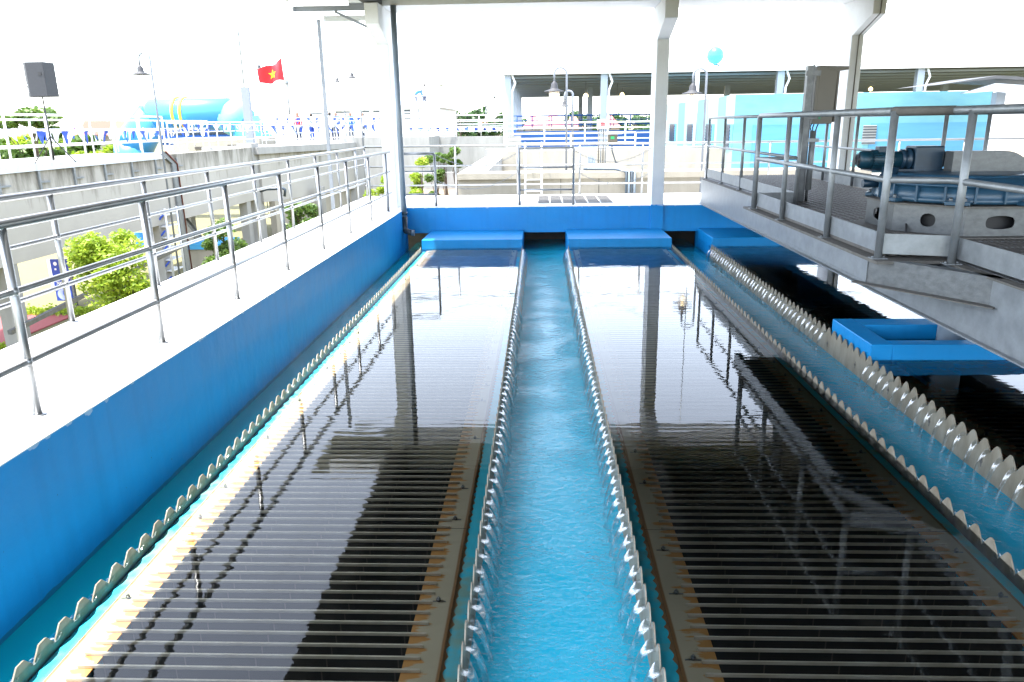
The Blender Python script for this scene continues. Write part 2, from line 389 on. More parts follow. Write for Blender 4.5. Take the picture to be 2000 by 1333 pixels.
def jet_mat():
    m = bpy.data.materials.new('falling_water'); m.use_nodes = True; N = m.node_tree.nodes; L = m.node_tree.links
    N.remove(N['Principled BSDF']); out = N['Material Output']
    tr = N.new('ShaderNodeBsdfTransparent'); tr.inputs[0].default_value = (.93,.97,.98,1)
    gl = N.new('ShaderNodeBsdfGlossy'); gl.inputs['Roughness'].default_value = .06
    df = N.new('ShaderNodeBsdfDiffuse'); df.inputs[0].default_value = (.85,.88,.9,1)
    lw = N.new('ShaderNodeLayerWeight'); lw.inputs[0].default_value = .45
    tc = N.new('ShaderNodeTexCoord')
    uv = N.new('ShaderNodeAttribute'); uv.attribute_name = 'edge'
    mp = N.new('ShaderNodeMapping'); mp.inputs['Scale'].default_value = (30, 110, 18); L.new(tc.outputs['Object'], mp.inputs[0])
    n = N.new('ShaderNodeTexNoise'); n.inputs['Scale'].default_value = 1; n.inputs['Detail'].default_value = 4; L.new(mp.outputs[0], n.inputs[0])
    bp = N.new('ShaderNodeBump'); bp.inputs['Strength'].default_value = .28; bp.inputs['Distance'].default_value = .01; L.new(n.outputs[0], bp.inputs['Height'])
    L.new(bp.outputs[0], gl.inputs['Normal']); L.new(bp.outputs[0], lw.inputs['Normal'])
    a = N.new('ShaderNodeMixShader'); L.new(mnode(N, L, 'ADD', mnode(N, L, 'MULTIPLY', lw.outputs['Facing'], .6), .16, clamp=True), a.inputs[0])
    L.new(tr.outputs[0], a.inputs[1]); L.new(gl.outputs[0], a.inputs[2])
    k = N.new('ShaderNodeMapRange'); k.inputs[1].default_value = .54; k.inputs[2].default_value = .74; k.inputs[4].default_value = .32; L.new(n.outputs[0], k.inputs[0])
    c = N.new('ShaderNodeMixShader'); L.new(k.outputs[0], c.inputs[0]); L.new(a.outputs[0], c.inputs[1]); L.new(df.outputs[0], c.inputs[2])
    L.new(c.outputs[0], out.inputs[0])
    return m
M['jet'] = jet_mat()
M['foam'] = mat('foam', (.8,.85,.88), .4)

def stained_wall():
    m = bpy.data.materials.new('stained_concrete'); m.use_nodes = True; N = m.node_tree.nodes; L = m.node_tree.links
    b = N['Principled BSDF']; b.inputs['Roughness'].default_value = .85
    tc = N.new('ShaderNodeTexCoord'); sp = N.new('ShaderNodeSeparateXYZ'); L.new(tc.outputs['Object'], sp.inputs[0])
    mp = N.new('ShaderNodeMapping'); mp.inputs['Scale'].default_value = (1.1, 1.1, .22); L.new(tc.outputs['Object'], mp.inputs[0])
    n = N.new('ShaderNodeTexNoise'); n.inputs['Scale'].default_value = 2.4; n.inputs['Detail'].default_value = 8; n.inputs['Roughness'].default_value = .68; L.new(mp.outputs[0], n.inputs[0])
    n2 = N.new('ShaderNodeTexNoise'); n2.inputs['Scale'].default_value = .8; n2.inputs['Detail'].default_value = 6; L.new(tc.outputs['Object'], n2.inputs[0])
    c = mixc(N, L, n2.outputs[0], (.3,.285,.255), (.44,.42,.375))
    top = N.new('ShaderNodeMapRange'); top.inputs[1].default_value = -.9; top.inputs[2].default_value = .8; L.new(sp.outputs['Z'], top.inputs[0])
    k = N.new('ShaderNodeMapRange'); k.inputs[1].default_value = .74; k.inputs[2].default_value = .98; L.new(mnode(N, L, 'ADD', mnode(N, L, 'MULTIPLY', top.outputs[0], .42), n.outputs[0]), k.inputs[0])
    c = mixc(N, L, mnode(N, L, 'MULTIPLY', k.outputs[0], .8), c, (.07,.062,.04)); L.new(c, b.inputs['Base Color'])
    bp = N.new('ShaderNodeBump'); bp.inputs['Strength'].default_value = .2; bp.inputs['Distance'].default_value = .03; L.new(n.outputs[0], bp.inputs['Height']); L.new(bp.outputs[0], b.inputs['Normal'])
    return m
M['stained'] = stained_wall()
def ground_mat():
    m = bpy.data.materials.new('grass_ground'); m.use_nodes = True; N = m.node_tree.nodes; L = m.node_tree.links
    b = N['Principled BSDF']; b.inputs['Roughness'].default_value = .95
    tc = N.new('ShaderNodeTexCoord')
    n = N.new('ShaderNodeTexNoise'); n.inputs['Scale'].default_value = .35; n.inputs['Detail'].default_value = 9; n.inputs['Roughness'].default_value = .7; L.new(tc.outputs['Object'], n.inputs[0])
    n2 = N.new('ShaderNodeTexNoise'); n2.inputs['Scale'].default_value = 9; n2.inputs['Detail'].default_value = 8; L.new(tc.outputs['Object'], n2.inputs[0])
    c = mixc(N, L, n.outputs[0], (.17,.145,.065), (.11,.12,.035)); c = mixc(N, L, mnode(N, L, 'MULTIPLY', n2.outputs[0], .6), c, (.16,.13,.07))
    L.new(c, b.inputs['Base Color'])
    return m
M['ground'] = ground_mat()
def leaf_mat(name, a, bcol):
    m = bpy.data.materials.new(name); m.use_nodes = True; N = m.node_tree.nodes; L = m.node_tree.links
    b = N['Principled BSDF']; b.inputs['Roughness'].default_value = .5
    g = N.new('ShaderNodeNewGeometry')
    c = mixc(N, L, g.outputs['Random Per Island'], a, bcol); L.new(c, b.inputs['Base Color'])
    t = N.new('ShaderNodeBsdfTranslucent'); L.new(c, t.inputs[0]); x = N.new('ShaderNodeMixShader'); x.inputs[0].default_value = .35
    L.new(b.outputs[0], x.inputs[1]); L.new(t.outputs[0], x.inputs[2]); L.new(x.outputs[0], N['Material Output'].inputs[0])
    return m
M['leaf_lime'] = leaf_mat('leaf_lime', (.2,.32,.015), (.34,.42,.04))
M['leaf_mid'] = leaf_mat('leaf_mid', (.06,.13,.02), (.14,.22,.04))
M['leaf_deep'] = leaf_mat('leaf_deep', (.03,.08,.02), (.08,.15,.05))
def emis(name, col, st):
    m = bpy.data.materials.new(name); m.use_nodes = True; b = m.node_tree.nodes['Principled BSDF']
    b.inputs['Base Color'].default_value = (.8,.8,.78,1); b.inputs['Emission Color'].default_value = (*col, 1); b.inputs['Emission Strength'].default_value = st
    return m
M['bulb'] = emis('lit_bulb', (1,.72,.3), 1.6)
def glass_mat():
    m = bpy.data.materials.new('frosted_glass'); m.use_nodes = True; N = m.node_tree.nodes; L = m.node_tree.links
    b = N['Principled BSDF']; b.inputs['Base Color'].default_value = (.85,.85,.88,1); b.inputs['Roughness'].default_value = .3
    t = N.new('ShaderNodeBsdfTransparent'); x = N.new('ShaderNodeMixShader'); x.inputs[0].default_value = .5
    L.new(b.outputs[0], x.inputs[1]); L.new(t.outputs[0], x.inputs[2]); L.new(x.outputs[0], N['Material Output'].inputs[0])
    return m
M['globe'] = glass_mat()
def flag_mat(name, c1, c2, kind):
    """two-colour pattern from object coordinates of a unit-sized cloth"""
    return mat(name, c1, .7)
M['flag_red'] = mat('flag_red', (.62,.02,.03), .7, var=.12, vs=3)
M['flag_yellow'] = mat('flag_yellow', (.9,.62,.02), .7)
def infl_mat():
    m = bpy.data.materials.new('inflatable_blue'); m.use_nodes = True
    b = m.node_tree.nodes['Principled BSDF']; b.inputs['Base Color'].default_value = (.045,.26,.64,1); b.inputs['Roughness'].default_value = .35
    return m
M['infl'] = infl_mat(); M['infl_teal'] = mat('infl_teal', (.12,.42,.5), .4)
M['balloon'] = mat('balloon', (.04,.3,.75), .3)

# attribute: signed place across a strip
def strip(name, x_in, x_out, y0, y1, z, m, parent, thick=.006, ny=1):
    me = bpy.data.meshes.new(name)
    v = []; f = []
    for zz in (z, z-thick):
        v += [(x_in,y0,zz),(x_out,y0,zz),(x_out,y1,zz),(x_in,y1,zz)]
    f = [(0,1,2,3),(7,6,5,4),(0,4,5,1),(1,5,6,2),(2,6,7,3),(3,7,4,0)]
    if x_out < x_in: f = [tuple(reversed(q)) for q in f]
    me.from_pydata(v, [], f); me.update()
    a = me.attributes.new('edge', 'FLOAT', 'POINT'); a.data.foreach_set('value', [0,1,1,0,0,1,1,0])
    me.materials.append(m); o = bpy.data.objects.new(name, me); COL.objects.link(o); o.parent = parent
    o.matrix_parent_inverse = Matrix.Translation(-Vector(parent.location))
    return o

# ================================================================== SETTING
YF = 14.9                       # face of the far basin wall
WZ = -.60; CZ = -.80            # tank water, channel water
struct('ground', MB().quad((-900,-200,-3.5),(900,-200,-3.5),(900,1500,-3.5),(-900,1500,-3.5)), M['ground'])
struct('red_path', MB().box(-18,-13.2,17,20.35,-3.5,-3.47), M['carpet'], 'red carpet path on the grass')
struct('walkway', MB().box(-4.0,-2.634,-3,17.5,-.25,0), M['walk_white'], 'white walkway along the left of the basin')
fw = MB(); fw.box(-2.634,13,15.12,17.5,-.25,0); struct('walkway', fw, M['walk_white'], 'white walkway across the far end of the basin')

# left basin wall (blue face with a sloping toe)
t = thing('basin_wall', (-2.75,6,-1.3), 'long blue painted basin wall under the left walkway', 'wall')
MB().box(-2.9,-2.63,-3,YF,-1.4,-.004).build('wall', M['blue'], t)
tw = MB(); tw.prism([(-2.63,-3,-.846),(-2.63,-3,-1.3),(-2.50,-3,-1.3),(-2.55,-3,-.93)], (0,YF+3,0)); tw.build('toe', M['blue'], t)
MB().box(-2.9,-2.622,-3,YF,-.004,.004).build('coping', M['walk_white'], t)
# far basin wall with openings and projecting ledge blocks
t = thing('basin_wall', (2,YF+.1,-1.3), 'blue painted end wall of the basin with dark openings', 'wall')
MB().box(-2.63,13,YF,YF+.22,-.5,-.004).build('wall', M['blue'], t)
MB().box(-2.63,13,YF-.003,YF+.222,-.004,.004).build('coping', M['walk_white'], t)
piers = [(-2.16,-.335,'ledge block before the end wall between the left and middle channels'),(.485,2.34,'ledge block at the middle of the end wall'),(3.05,5.05,'ledge block at the right of the end wall beside the steel bridge')]
for a, b, lb in piers:
    MB().box(a,b,YF,YF+.22,-1.4,-.5).build('pier', M['blue'], t)
    o = MB().prism([(a,13.6,-.445),(a,13.6,-.62),(a,YF,-.62),(a,YF,-.445)], (b-a,0,0)).build('ledge_block', M['blue'], t, bevel=.012); o['label'] = lb
    MB().box(a+.005,b-.005,13.85,YF-.001,-1.3,-.62).build('block_base', M['blue'], t)
MB().box(5.76,7.61,YF,YF+.22,-1.4,-.5).build('pier', M['blue'], t)
MB().box(8.44,13,YF,YF+.22,-1.4,-.5).build('pier', M['blue'], t)
t = thing('outlet_chamber', (1,15.5,-1.3), 'outlet chamber, shade painted dark, behind the openings of the end wall', 'chamber')
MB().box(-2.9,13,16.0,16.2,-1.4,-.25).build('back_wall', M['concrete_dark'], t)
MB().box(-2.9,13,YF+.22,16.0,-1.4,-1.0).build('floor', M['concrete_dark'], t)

# channels and tank bodies
struct('channel_floor', MB().box(-2.63,-2.16,-3,YF,-1.4,-.93), M['floor_blue'], 'blue floor of the left channel')
struct('channel_floor', MB().box(-.335,.485,-3,YF,-1.4,-.87), M['floor_blue'], 'blue floor of the middle channel')
struct('channel_floor', MB().box(2.34,3.03,-3,YF,-1.4,-.9), M['floor_blue'], 'blue floor of the right channel')
def chan(name, x0, x1, z, m, lb):
    struct(name, MB().quad((x0,-3,z),(x1,-3,z),(x1,16,z),(x0,16,z)), m, lb)
chan('water', -2.629, -2.163, -.84, M['chan_left'], 'water flowing in the left channel')
chan('water', -.334, .484, CZ, M['chan_mid'], 'water flowing in the middle channel')
chan('water', 2.342, 3.027, -.815, M['chan_right'], 'water flowing in the right channel')

# ------------------------------------------------------------------ settling tanks
Y0, Y1 = 1.6, 13.6
def tank(x0, x1, label, ybars=None, label_l='', label_r=''):
    cx = (x0+x1)/2
    t = thing('settling_tank', (cx,7.5,-1.6), label, 'tank')
    lw_ = .08
    MB().box(x0+.012,x0+lw_+.02,Y0,Y1,-1.6,-.665).build('side_wall', M['floor_blue'], t)
    MB().box(x1-lw_-.02,x1-.012,Y0,Y1,-1.6,-.665).build('side_wall', M['floor_blue'], t)
    MB().box(x0+lw_,x1-lw_,Y0,Y1,-1.62,-1.6).build('tank_floor', M['black'], t)
    MB().box(x0+.012,x1-.012,Y0-.1,Y0,-1.6,-.5).build('end_wall', M['blue'], t)
    strip('ledge', x0+.095, x0+.012, Y0, Y1, -.66, M['ledge'], t)
    strip('ledge', x1-.095, x1-.012, Y0, Y1, -.66, M['ledge'], t)
    strip('side_plate', x0+.255, x0+.09, Y0, Y1, -.640, M['plate'], t, .008)
    strip('side_plate', x1-.255, x1-.09, Y0, Y1, -.640, M['plate'], t, .008)
    # lamella sheets hanging from the bars
    lm = MB(); n = int((Y1-Y0)/PITCH)
    ys = [Y0+.02+i*PITCH for i in range(n)]
    if ybars: ys = [y for y in ys if ybars(y)]
    for y in ys:
        lm.box(x0+.25, x1-.25, y-.001, y+.001, -.80, -.640)
        lm.quad((x0+.25,y+.001,-.80),(x1-.25,y+.001,-.80),(x1-.25,y+.34,-1.35),(x0+.25,y+.34,-1.35))
    o = lm.build('lamella_sheets', M['lamella'], t); o['kind'] = 'stuff'
    me = None; far = MB(); k = 0
    for i, y in enumerate(ys):
        e = .075+random.uniform(-.012,.012)
        if y < 2.25 or k >= 99: far.box(x0+.255-e,x1-.255+e,y-.0055,y+.0055,-.640,-.6235); continue
        k += 1
        if me is None:
            b0 = MB().box(x0+.255-e,x1-.255+e,-.0048,.0048,-.638,-.6225).build('bar', M['bar'], t, bevel=.0015); me = b0; b0.location = (0,y,0)
        else:
            c = me.copy(); COL.objects.link(c); c.location = (random.uniform(-.008,.008),y,0); c.rotation_euler.z = random.uniform(-.0012,.0012)
    o = far.build('bar', M['bar'], t); o['kind'] = 'stuff'; o['label'] = 'rest of the cross bars'
    # clamp bolts on the plates
    bm_ = None
    yy = Y0+.75
    while yy < Y1-.2:
        for xx in (x0+.155, x1-.155):
            if ybars and not ybars(yy): continue
            if bm_ is None:
                m_ = MB(); m_.lathe((0,0,-.640), [(.006,0),(.0055,.026)], 8); m_.lathe((0,0,-.632), [(.012,0),(.012,.009)], 6); m_.box(-.035,.035,-.004,.004,-.6395,-.637)
                bm_ = m_.build('bolt', M['stainless'], t); bm_.location = (xx,yy,0)
            else:
                c = bm_.copy(); COL.objects.link(c); c.location = (xx+random.uniform(-.01,.01),yy,0)
        yy += random.choice((.39,.47,.78))
    return t
tank(-2.163,-.337,'settling tank left of the middle channel, its left edge sunlit')
tank(.487,2.338,'settling tank right of the middle channel, wholly in shade')
t3 = tank(3.03,5.07,'settling tank under the steel bridge, with a blue scum box across it', ybars=lambda y: (y < 6.05 or 7.85 < y))
# silted blue deck of the third tank around the box
mm = bpy.data.materials.new('silted_deck'); mm.use_nodes = True; N = mm.node_tree.nodes; L = mm.node_tree.links
tc = N.new('ShaderNodeTexCoord'); n = N.new('ShaderNodeTexNoise'); n.inputs['Scale'].default_value = 4; n.inputs['Detail'].default_value = 8; L.new(tc.outputs['Object'], n.inputs[0])
k = N.new('ShaderNodeMapRange'); k.inputs[1].default_value = .52; k.inputs[2].default_value = .56; L.new(n.outputs[0], k.inputs[0])
c = mixc(N, L, k.outputs[0], (.5,.29,.14), (.05,.5,.75)); L.new(c, N['Principled BSDF'].inputs['Base Color'])
MB().box(3.30,4.82,6.05,6.83,-.66,-.614).build('deck', mm, t3)
for a, b, y0, lb in ((-2.163,-.337,1.6,'still water over the left settling tank'),(.487,2.338,1.6,'still water over the middle settling tank'),(3.03,5.07,1.6,'still water over the right settling tank under the bridge')):
    q = MB()
    q.quad((a+.003,y0,WZ),(b-.003,y0,WZ),(b-.003,13.61,WZ),(a+.003,13.61,WZ)); struct('water', q, M['tank_water'], lb)
t = thing('basin_wall', (10.9,6,-1.6), 'blue painted basin wall far beyond the steel bridge', 'wall')
MB().box(10.73,10.95,-3,YF,-1.6,0).build('wall', M['blue'], t)
struct('channel_floor', MB().box(5.07,5.76,-3,YF,-1.4,-.9), M['floor_blue'], 'blue floor of the channel beyond the bridge')
chan('water', 5.071, 5.759, -.815, M['chan_right'], 'water flowing in the channel beyond the bridge')
struct('channel_floor', MB().box(5.76,10.73,-3,YF,-1.4,-.75), M['ledge'], 'silted blue floor beyond the bridge')
struct('water', MB().quad((5.76,-3,WZ),(10.73,-3,WZ),(10.73,YF,WZ),(5.76,YF,WZ)), M['tank_water'], 'still water beyond the bridge')

# ------------------------------------------------------------------ weirs
def weir(x, side, label, flat=False):
    """side: +1 if the water falls towards +x"""
    prof = []; y = 1.62; n = int((13.58-1.62)/TOOTH)
    tip, bot = (-.560, -.620) if flat else (-.546, -.624)
    for i in range(n):
        yb = y+i*TOOTH; j = random.uniform(-.003,.003)
        if flat: prof += [(yb,bot+j),(yb+TOOTH*.33,tip-.004),(yb+TOOTH*.38,tip+j),(yb+TOOTH*.63,tip+j),(yb+TOOTH*.68,tip-.005)]; continue
        prof += [(yb,bot+j),(yb+TOOTH*.14,-.594),(yb+TOOTH*.30,-.564),(yb+TOOTH*.41,tip+j-.003),(yb+TOOTH*.46,tip+j),(yb+TOOTH*.54,tip+j),(yb+TOOTH*.59,tip+j-.003),(yb+TOOTH*.70,-.564),(yb+TOOTH*.86,-.594)]
    prof.append((y+n*TOOTH, bot))
    th = .007; m = MB()
    # front/back faces as columns of quads from the profile down to the base
    base = -.93
    for xx, fl in ((x-th/2, True), (x+th/2, False)):
        for (a, za), (b, zb) in zip(prof, prof[1:]):
            q = ((xx,a,base),(xx,b,base),(xx,b,zb),(xx,a,za))
            m.quad(*(reversed(q) if fl else q))
    for (a, za), (b, zb) in zip(prof, prof[1:]):
        m.quad((x-th/2,a,za),(x+th/2,a,za),(x+th/2,b,zb),(x-th/2,b,zb))
    t = thing('weir_plate', (x,7.5,-.93), label, 'weir')
    m.build('toothed_plate', M['weir'], t)
    # slotted fixings on the channel side
    bo = None
    for i in range(2, n, 5):
        yy = y+i*TOOTH+TOOTH*.5
        if bo is None:
            q = MB(); q.lathe((0,0,0), [(.012,0),(.012,side*.008)], 6, 'x'); q.box(min(side*.0005,side*.002),max(side*.0005,side*.002),-.005,.005,-.04,.03)
            bo = q.build('fixing', M['galv_dusty'], t); bo.location = (x+side*th/2, yy, -.72)
        else:
            c_ = bo.copy(); COL.objects.link(c_); c_.location = (x+side*th/2, yy, -.72)
    return y, n
def jets(x, side, z_end, label, wtop=.074, skip=None, reach=.085):
    m = MB(); at_vals = []
    y, n = 1.62, int((13.58-1.62)/TOOTH)
    for i in range(n):
        yc = y+i*TOOTH
        if skip and skip(yc): continue
        w0 = wtop*random.uniform(.85,1.1); rch = reach*random.uniform(.85,1.15); ph = random.uniform(-.008,.008); nar = random.uniform(.4,.62)
        seed = random.random()*99
        def fn(u, v):
            # u along the fall, v across
            s = (v-.5)*2
            tt = u
            wd = w0*(1-tt*(1-nar))*.5
            z0 = -.600-.004*tt
            sag = -.026*(1-s*s)*(1-tt)
            bulge = .018*(1-s*s)*min(1,tt*3)+.004*noise.noise(Vector((s*3,tt*1.5,seed)))
            xo = -.012+ (rch+.012)*tt**.62
            z = -.598 + (z_end+.598)*tt**1.9 + sag*.8
            if tt < .12: z = -.600+sag*.7
            return (x+side*(xo+bulge), yc+ph*tt+s*wd, z)
        m.grid(fn, 12, 8)
    o = struct('water', m, M['jet'], label); return o
_ = weir(-2.163, -1, 'beige saw-tooth weir plate along the left edge of the left settling tank', flat=True)
weir(-.337, 1, 'beige saw-tooth weir plate on the left side of the middle channel')
weir(.487, -1, 'beige saw-tooth weir plate on the right side of the middle channel')
weir(2.338, 1, 'beige saw-tooth weir plate on the left side of the right channel')
weir(3.03, -1, 'beige saw-tooth weir plate on the far side of the right channel, passing the blue box')
jets(-2.163, -1, -.84, 'thin falls of water into the left channel')
jets(-.337, 1, CZ, 'falls of water from the left weir of the middle channel', .115, reach=.085)
jets(.487, -1, CZ, 'falls of water from the right weir of the middle channel', .10, reach=.085)
jets(2.338, 1, -.815, 'falls of water from the near weir of the right channel')
jets(3.03, -1, -.815, 'falls of water from the far weir of the right channel', .05, skip=lambda y: 6.75 < y < 7.85, reach=.09)

# blue scum box and scraper shaft
t = thing('scum_box', (4.1,7.3,-.62), 'open blue painted concrete box set in the right tank beside the weir', 'concrete box')
bx = MB()
X0, X1, A0, A1 = 3.05, 5.05, 6.83, 7.8
bx.box(X0,X0+.2,A0,A1,-.72,-.45); bx.box(X1-.2,X1,A0,A1,-.72,-.45); bx.box(X0+.2,X1-.2,A0,A0+.16,-.72,-.452); bx.box(X0+.2,X1-.2,A1-.25,A1,-.72,-.452)
bx.build('rim', M['blue'], t, bevel=.008)
t = thing('scraper_shaft', (4.05,7.36,-1.6), 'thick grey vertical shaft standing inside the blue box', 'shaft')
MB().lathe((4.05,7.36,-1.6), [(.13,0),(.13,2.2)], 28).build('tube', M['pipe_grey'], t)

# ------------------------------------------------------------------ roof and columns
RX0, RX1, RY0, RY1 = -3.1, 24, -.4, 15.45  # unseen near and right ends placed to set the light underneath
t = thing('shelter_roof', (3,5,3.6), 'pale concrete shelter roof spanning the whole basin overhead', 'roof')
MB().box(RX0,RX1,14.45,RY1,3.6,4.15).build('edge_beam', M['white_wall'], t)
MB().box(RX0,RX0+.3,RY0,14.45,3.62,4.15).build('side_beam', M['soffit'], t)  # beams under the roof coloured dark for shade, unlike the edge beam
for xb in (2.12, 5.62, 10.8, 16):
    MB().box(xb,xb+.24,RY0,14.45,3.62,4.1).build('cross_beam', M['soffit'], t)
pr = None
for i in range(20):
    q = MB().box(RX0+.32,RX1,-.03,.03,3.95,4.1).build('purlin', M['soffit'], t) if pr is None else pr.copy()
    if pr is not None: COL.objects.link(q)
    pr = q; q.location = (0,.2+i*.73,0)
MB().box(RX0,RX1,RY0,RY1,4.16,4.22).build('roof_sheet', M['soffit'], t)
def column(x, w_, label, conduit=False, blue=False, hx=.23):
    t = thing('roof_column', (x+w_/2,15.15,0), label, 'column', 'concrete columns carrying the shelter roof')
    yb = 14.86
    m = MB(); m.prism([(x,yb,0),(x,yb,3.0),(x,14.05,3.26),(x,14.05,3.6),(x,15.45,3.6),(x,15.45,0)], (w_,0,0))
    m.build('shaft', M['white_wall'], t, bevel=.01)
    if blue: MB().box(x-.004,x+w_+.004,yb-.004,yb+.06,-.5,.02).build('blue_foot', M['blue'], t)
    if conduit:
        MB().tube([(x+w_*.55,yb-.015,.1),(x+w_*.55,yb-.015,3.0),(x+w_*.55,14.03,3.27),(x+w_*.55,14.03,3.6)], .011, 6).build('conduit', M['cab_beige'], t)
column(-3.04,.24,'pale concrete column with a haunch at the left end of the far wall')
column(2.13,.23,'pale concrete column with a blue painted foot on the end wall', blue=True)
column(5.62,.22,'pale concrete column with a conduit down its face behind the bridge', conduit=True)
column(10.8,.22,'pale concrete column furthest right along the far walkway')
# drain pipe
t = thing('drain_pipe', (-2.58,14.4,-.4), 'dark grey rain drain pipe beside the left column, elbow at its foot', 'pipe')
MB().tube([(-2.60,14.42,3.6),(-2.60,14.42,-.32)], .053, 20).build('pipe', M['pipe_grey'], t)
MB().tube([(-2.60,14.42,-.12),(-2.60,14.42,-.34),(-2.57,14.40,-.39),(-2.45,14.32,-.41)], [.06,.06,.058,.05], 20).build('elbow', M['pvc_dark'], t)
MB().lathe((-2.43,14.31,-.412), [(.057,-.03),(.057,.03),(.045,.03),(.043,-.02)], 20, 'x').build('outlet_ring', M['pipe_grey'], t)
MB().lathe((-2.60,14.42,-.08), [(.062,0),(.062,.05)], 20).build('socket', M['pvc_dark'], t)
# steel extension and gutter left of the roof
t = thing('roof_bracket', (-3.6,14.4,3.5), 'white painted steel bracket frame sticking out left of the roof', 'bracket')
MB().box(-4.32,-3.06,14.2,14.26,3.50,3.62).build('channel_beam', M['pole_grey'], t)
MB().box(-4.0,-3.06,14.95,15.0,3.42,3.52).build('channel_beam', M['steel_pale'], t)
MB().bar((-3.6,14.23,3.49),(-3.02,14.23,3.22),.045,.045).build('strut', M['pole_grey'], t)
MB().box(-4.36,-4.30,14.1,14.16,3.42,3.75).build('hanger', M['rail_white'], t)
MB().box(-4.5,-3.12,13.3,15.2,3.70,3.72).build('sheet', M['steel_pale'], t)
MB().box(-4.1,-3.12,13.25,13.29,3.45,3.72).build('gutter', M['white_paint'], t)
t = thing('steel_post', (-4.1,14.97,-3.5), 'slim pale steel post under the roof bracket, left of the column', 'post')
MB().box(-4.13,-4.07,14.94,15.0,-3.5,3.46).build('post', M['pole_grey'], t)

# ------------------------------------------------------------------ handrails
def stub(p): return (p[0],p[1],p[2])
def handrail(label, line, posts, z0=0., ztop=1.08, zmid=(.72,.32), rp=.024, rt=.028, rm=.018, m='stainless', name='handrail', group=None):
    """line: plan points; posts: list of (x,y)"""
    t = thing(name, (posts[0][0],posts[0][1],z0), label, 'handrail', group)
    MB().tube([(x,y,z0+ztop) for x, y in line], rt, 14).build('top_rail', M[m], t)
    for zz in zmid: MB().tube([(x,y,z0+zz) for x, y in line], rm, 10).build('mid_rail', M[m], t)
    p0 = None
    for x, y in posts:
        if p0 is None:
            q = MB(); q.tube([(0,0,0),(0,0,ztop-.01)], rp, 12); q.lathe((0,0,0), [(rp*2,0),(rp*1.9,.004),(rp*1.25,.012)], 14)
            for zz in zmid: q.lathe((0,0,zz), [(rp*1.02,-.022),(rp*1.1,0),(rp*1.02,.022)], 12)
            p0 = q.build('post', M[m], t); p0.location = (x,y,z0)
        else:
            c_ = p0.copy(); COL.objects.link(c_); c_.location = (x,y,z0)
    return t
handrail('polished handrail on the basin side of the left walkway', [(-2.86,-1),(-2.86,14.6)], [(-2.86,3.92+1.474*i) for i in range(-3,8)])
handrail('polished handrail on the outer side of the left walkway', [(-3.95,-1),(-3.95,17.35)], [(-3.95,6.04+1.49*i) for i in range(-4,8)])
handrail('white handrail along the outer edge of the far walkway', [(-3.95,17.35),(12,17.35)], [(-3.95+.0,17.35)]+[(-3.3+1.39*i,17.35) for i in range(12)], m='stainless', ztop=1.1, zmid=(.66,.24), rp=.022, rt=.024)
# gate frame in front
t = thing('gate_frame', (.12,15.15,0), 'dark rectangular pipe frame in the gap of the far walkway railing', 'gate')
q = MB(); q.tube([(-.42,15.15,0),(-.42,15.15,1.1),(.64,15.15,1.1),(.64,15.15,0)], .026, 12); q.build('frame', M['stainless'], t)
for zz in (.73,.3): MB().tube([(-.42,15.15,zz),(.64,15.15,zz)], .017, 10).build('rail', M['stainless'], t)
handrail('short polished handrail between the drain pipe and the left chains', [(-2.75,15.1),(-2.07,15.1)], [(-2.07,15.1)], ztop=1.02, zmid=(.68,.24))
def chain(label, a, b, sag):
    t = thing('safety_chain', a, label, 'chain', 'chains hanging beside the gate frame')
    m = MB(); n = 44; a, b = Vector(a), Vector(b)
    for i in range(n):
        u0, u1 = i/n, (i+1)/n
        p = [a.lerp(b,u)-Vector((0,0,sag*4*u*(1-u))) for u in (u0,u1)]; c = (p[0]+p[1])/2; d = (p[1]-p[0])*.68
        wv = Vector((0,.011,0)) if i % 2 else Vector((0,0,.011))
        m.tube([c-d, c-d*.6+wv, c+d*.6+wv, c+d, c+d*.6-wv, c-d*.6-wv, c-d], .0032, 5, False)
    m.build('links', M['stainless'], t)
for zz, nm in ((1.0,'upper'),(.62,'lower')):
    chain('%s chain hanging left of the gate frame' % nm, (-2.05,15.12,zz if nm=='upper' else .5), (-.44,15.15,1.02 if nm=='upper' else .66), .24)
    chain('%s chain hanging between the gate frame and the blue footed column' % nm, (.66,15.15,1.04 if nm=='upper' else .68), (2.14,15.1,1.08 if nm=='upper' else .62), .24)
# grating in the far walkway
t = thing('floor_grate', (.7,16.2,.004), 'grey steel drain grating let into the far walkway behind the gate frame', 'grating')
for i in range(6):
    x0 = -.06+i*.255
    m = MB(); m.box(x0,x0+.235,15.45,17.05,.004,.012); m.build('grate_panel', M['galv'], t)
    m = MB()
    for k_ in range(24): m.box(x0+.008,x0+.227,15.48+k_*.065,15.515+k_*.065,.012,.018)
    m.build('grate_bars', M['grating'], t)

# ------------------------------------------------------------------ steel bridge
t = BR = thing('steel_bridge', (4.5,7,0), 'galvanised steel service bridge running over the right tank with pipe railings', 'bridge')
BX = 3.15; OX = 2.64
g = MB(); g.box(BX-.005,BX+.006,-3,YF+.35,.012,.47); g.build('girder_web', M['galv'], t)
g = MB(); g.box(BX-.05,BX+.2,-3,YF+.35,0,.012); g.build('girder_flange', M['galv'], t)
g = MB(); g.box(BX-.03,BX+.2,-3,YF+.4,.47,.485); g.build('girder_top', M['galv_dusty'], t)
g = MB(); g.box(4.945,4.957,-3,YF+.35,.012,.47); g.box(4.75,5.0,-3,YF+.35,0,.012); g.box(4.75,4.98,-3,YF+.4,.47,.485); g.build('far_girder', M['galv'], t)
for yy in (1,3.5,5.4,9.8,12.2,14.6):
    MB().box(BX+.01,4.94,yy-.05,yy+.05,.2,.46).build('cross_member', M['galv'], t)
MB().box(BX,4.95,14.93,14.95,0,.49).build('sky_gap_plate', M['galv'], t)  # unseen plate, added to shut out sky mirrored in the tank
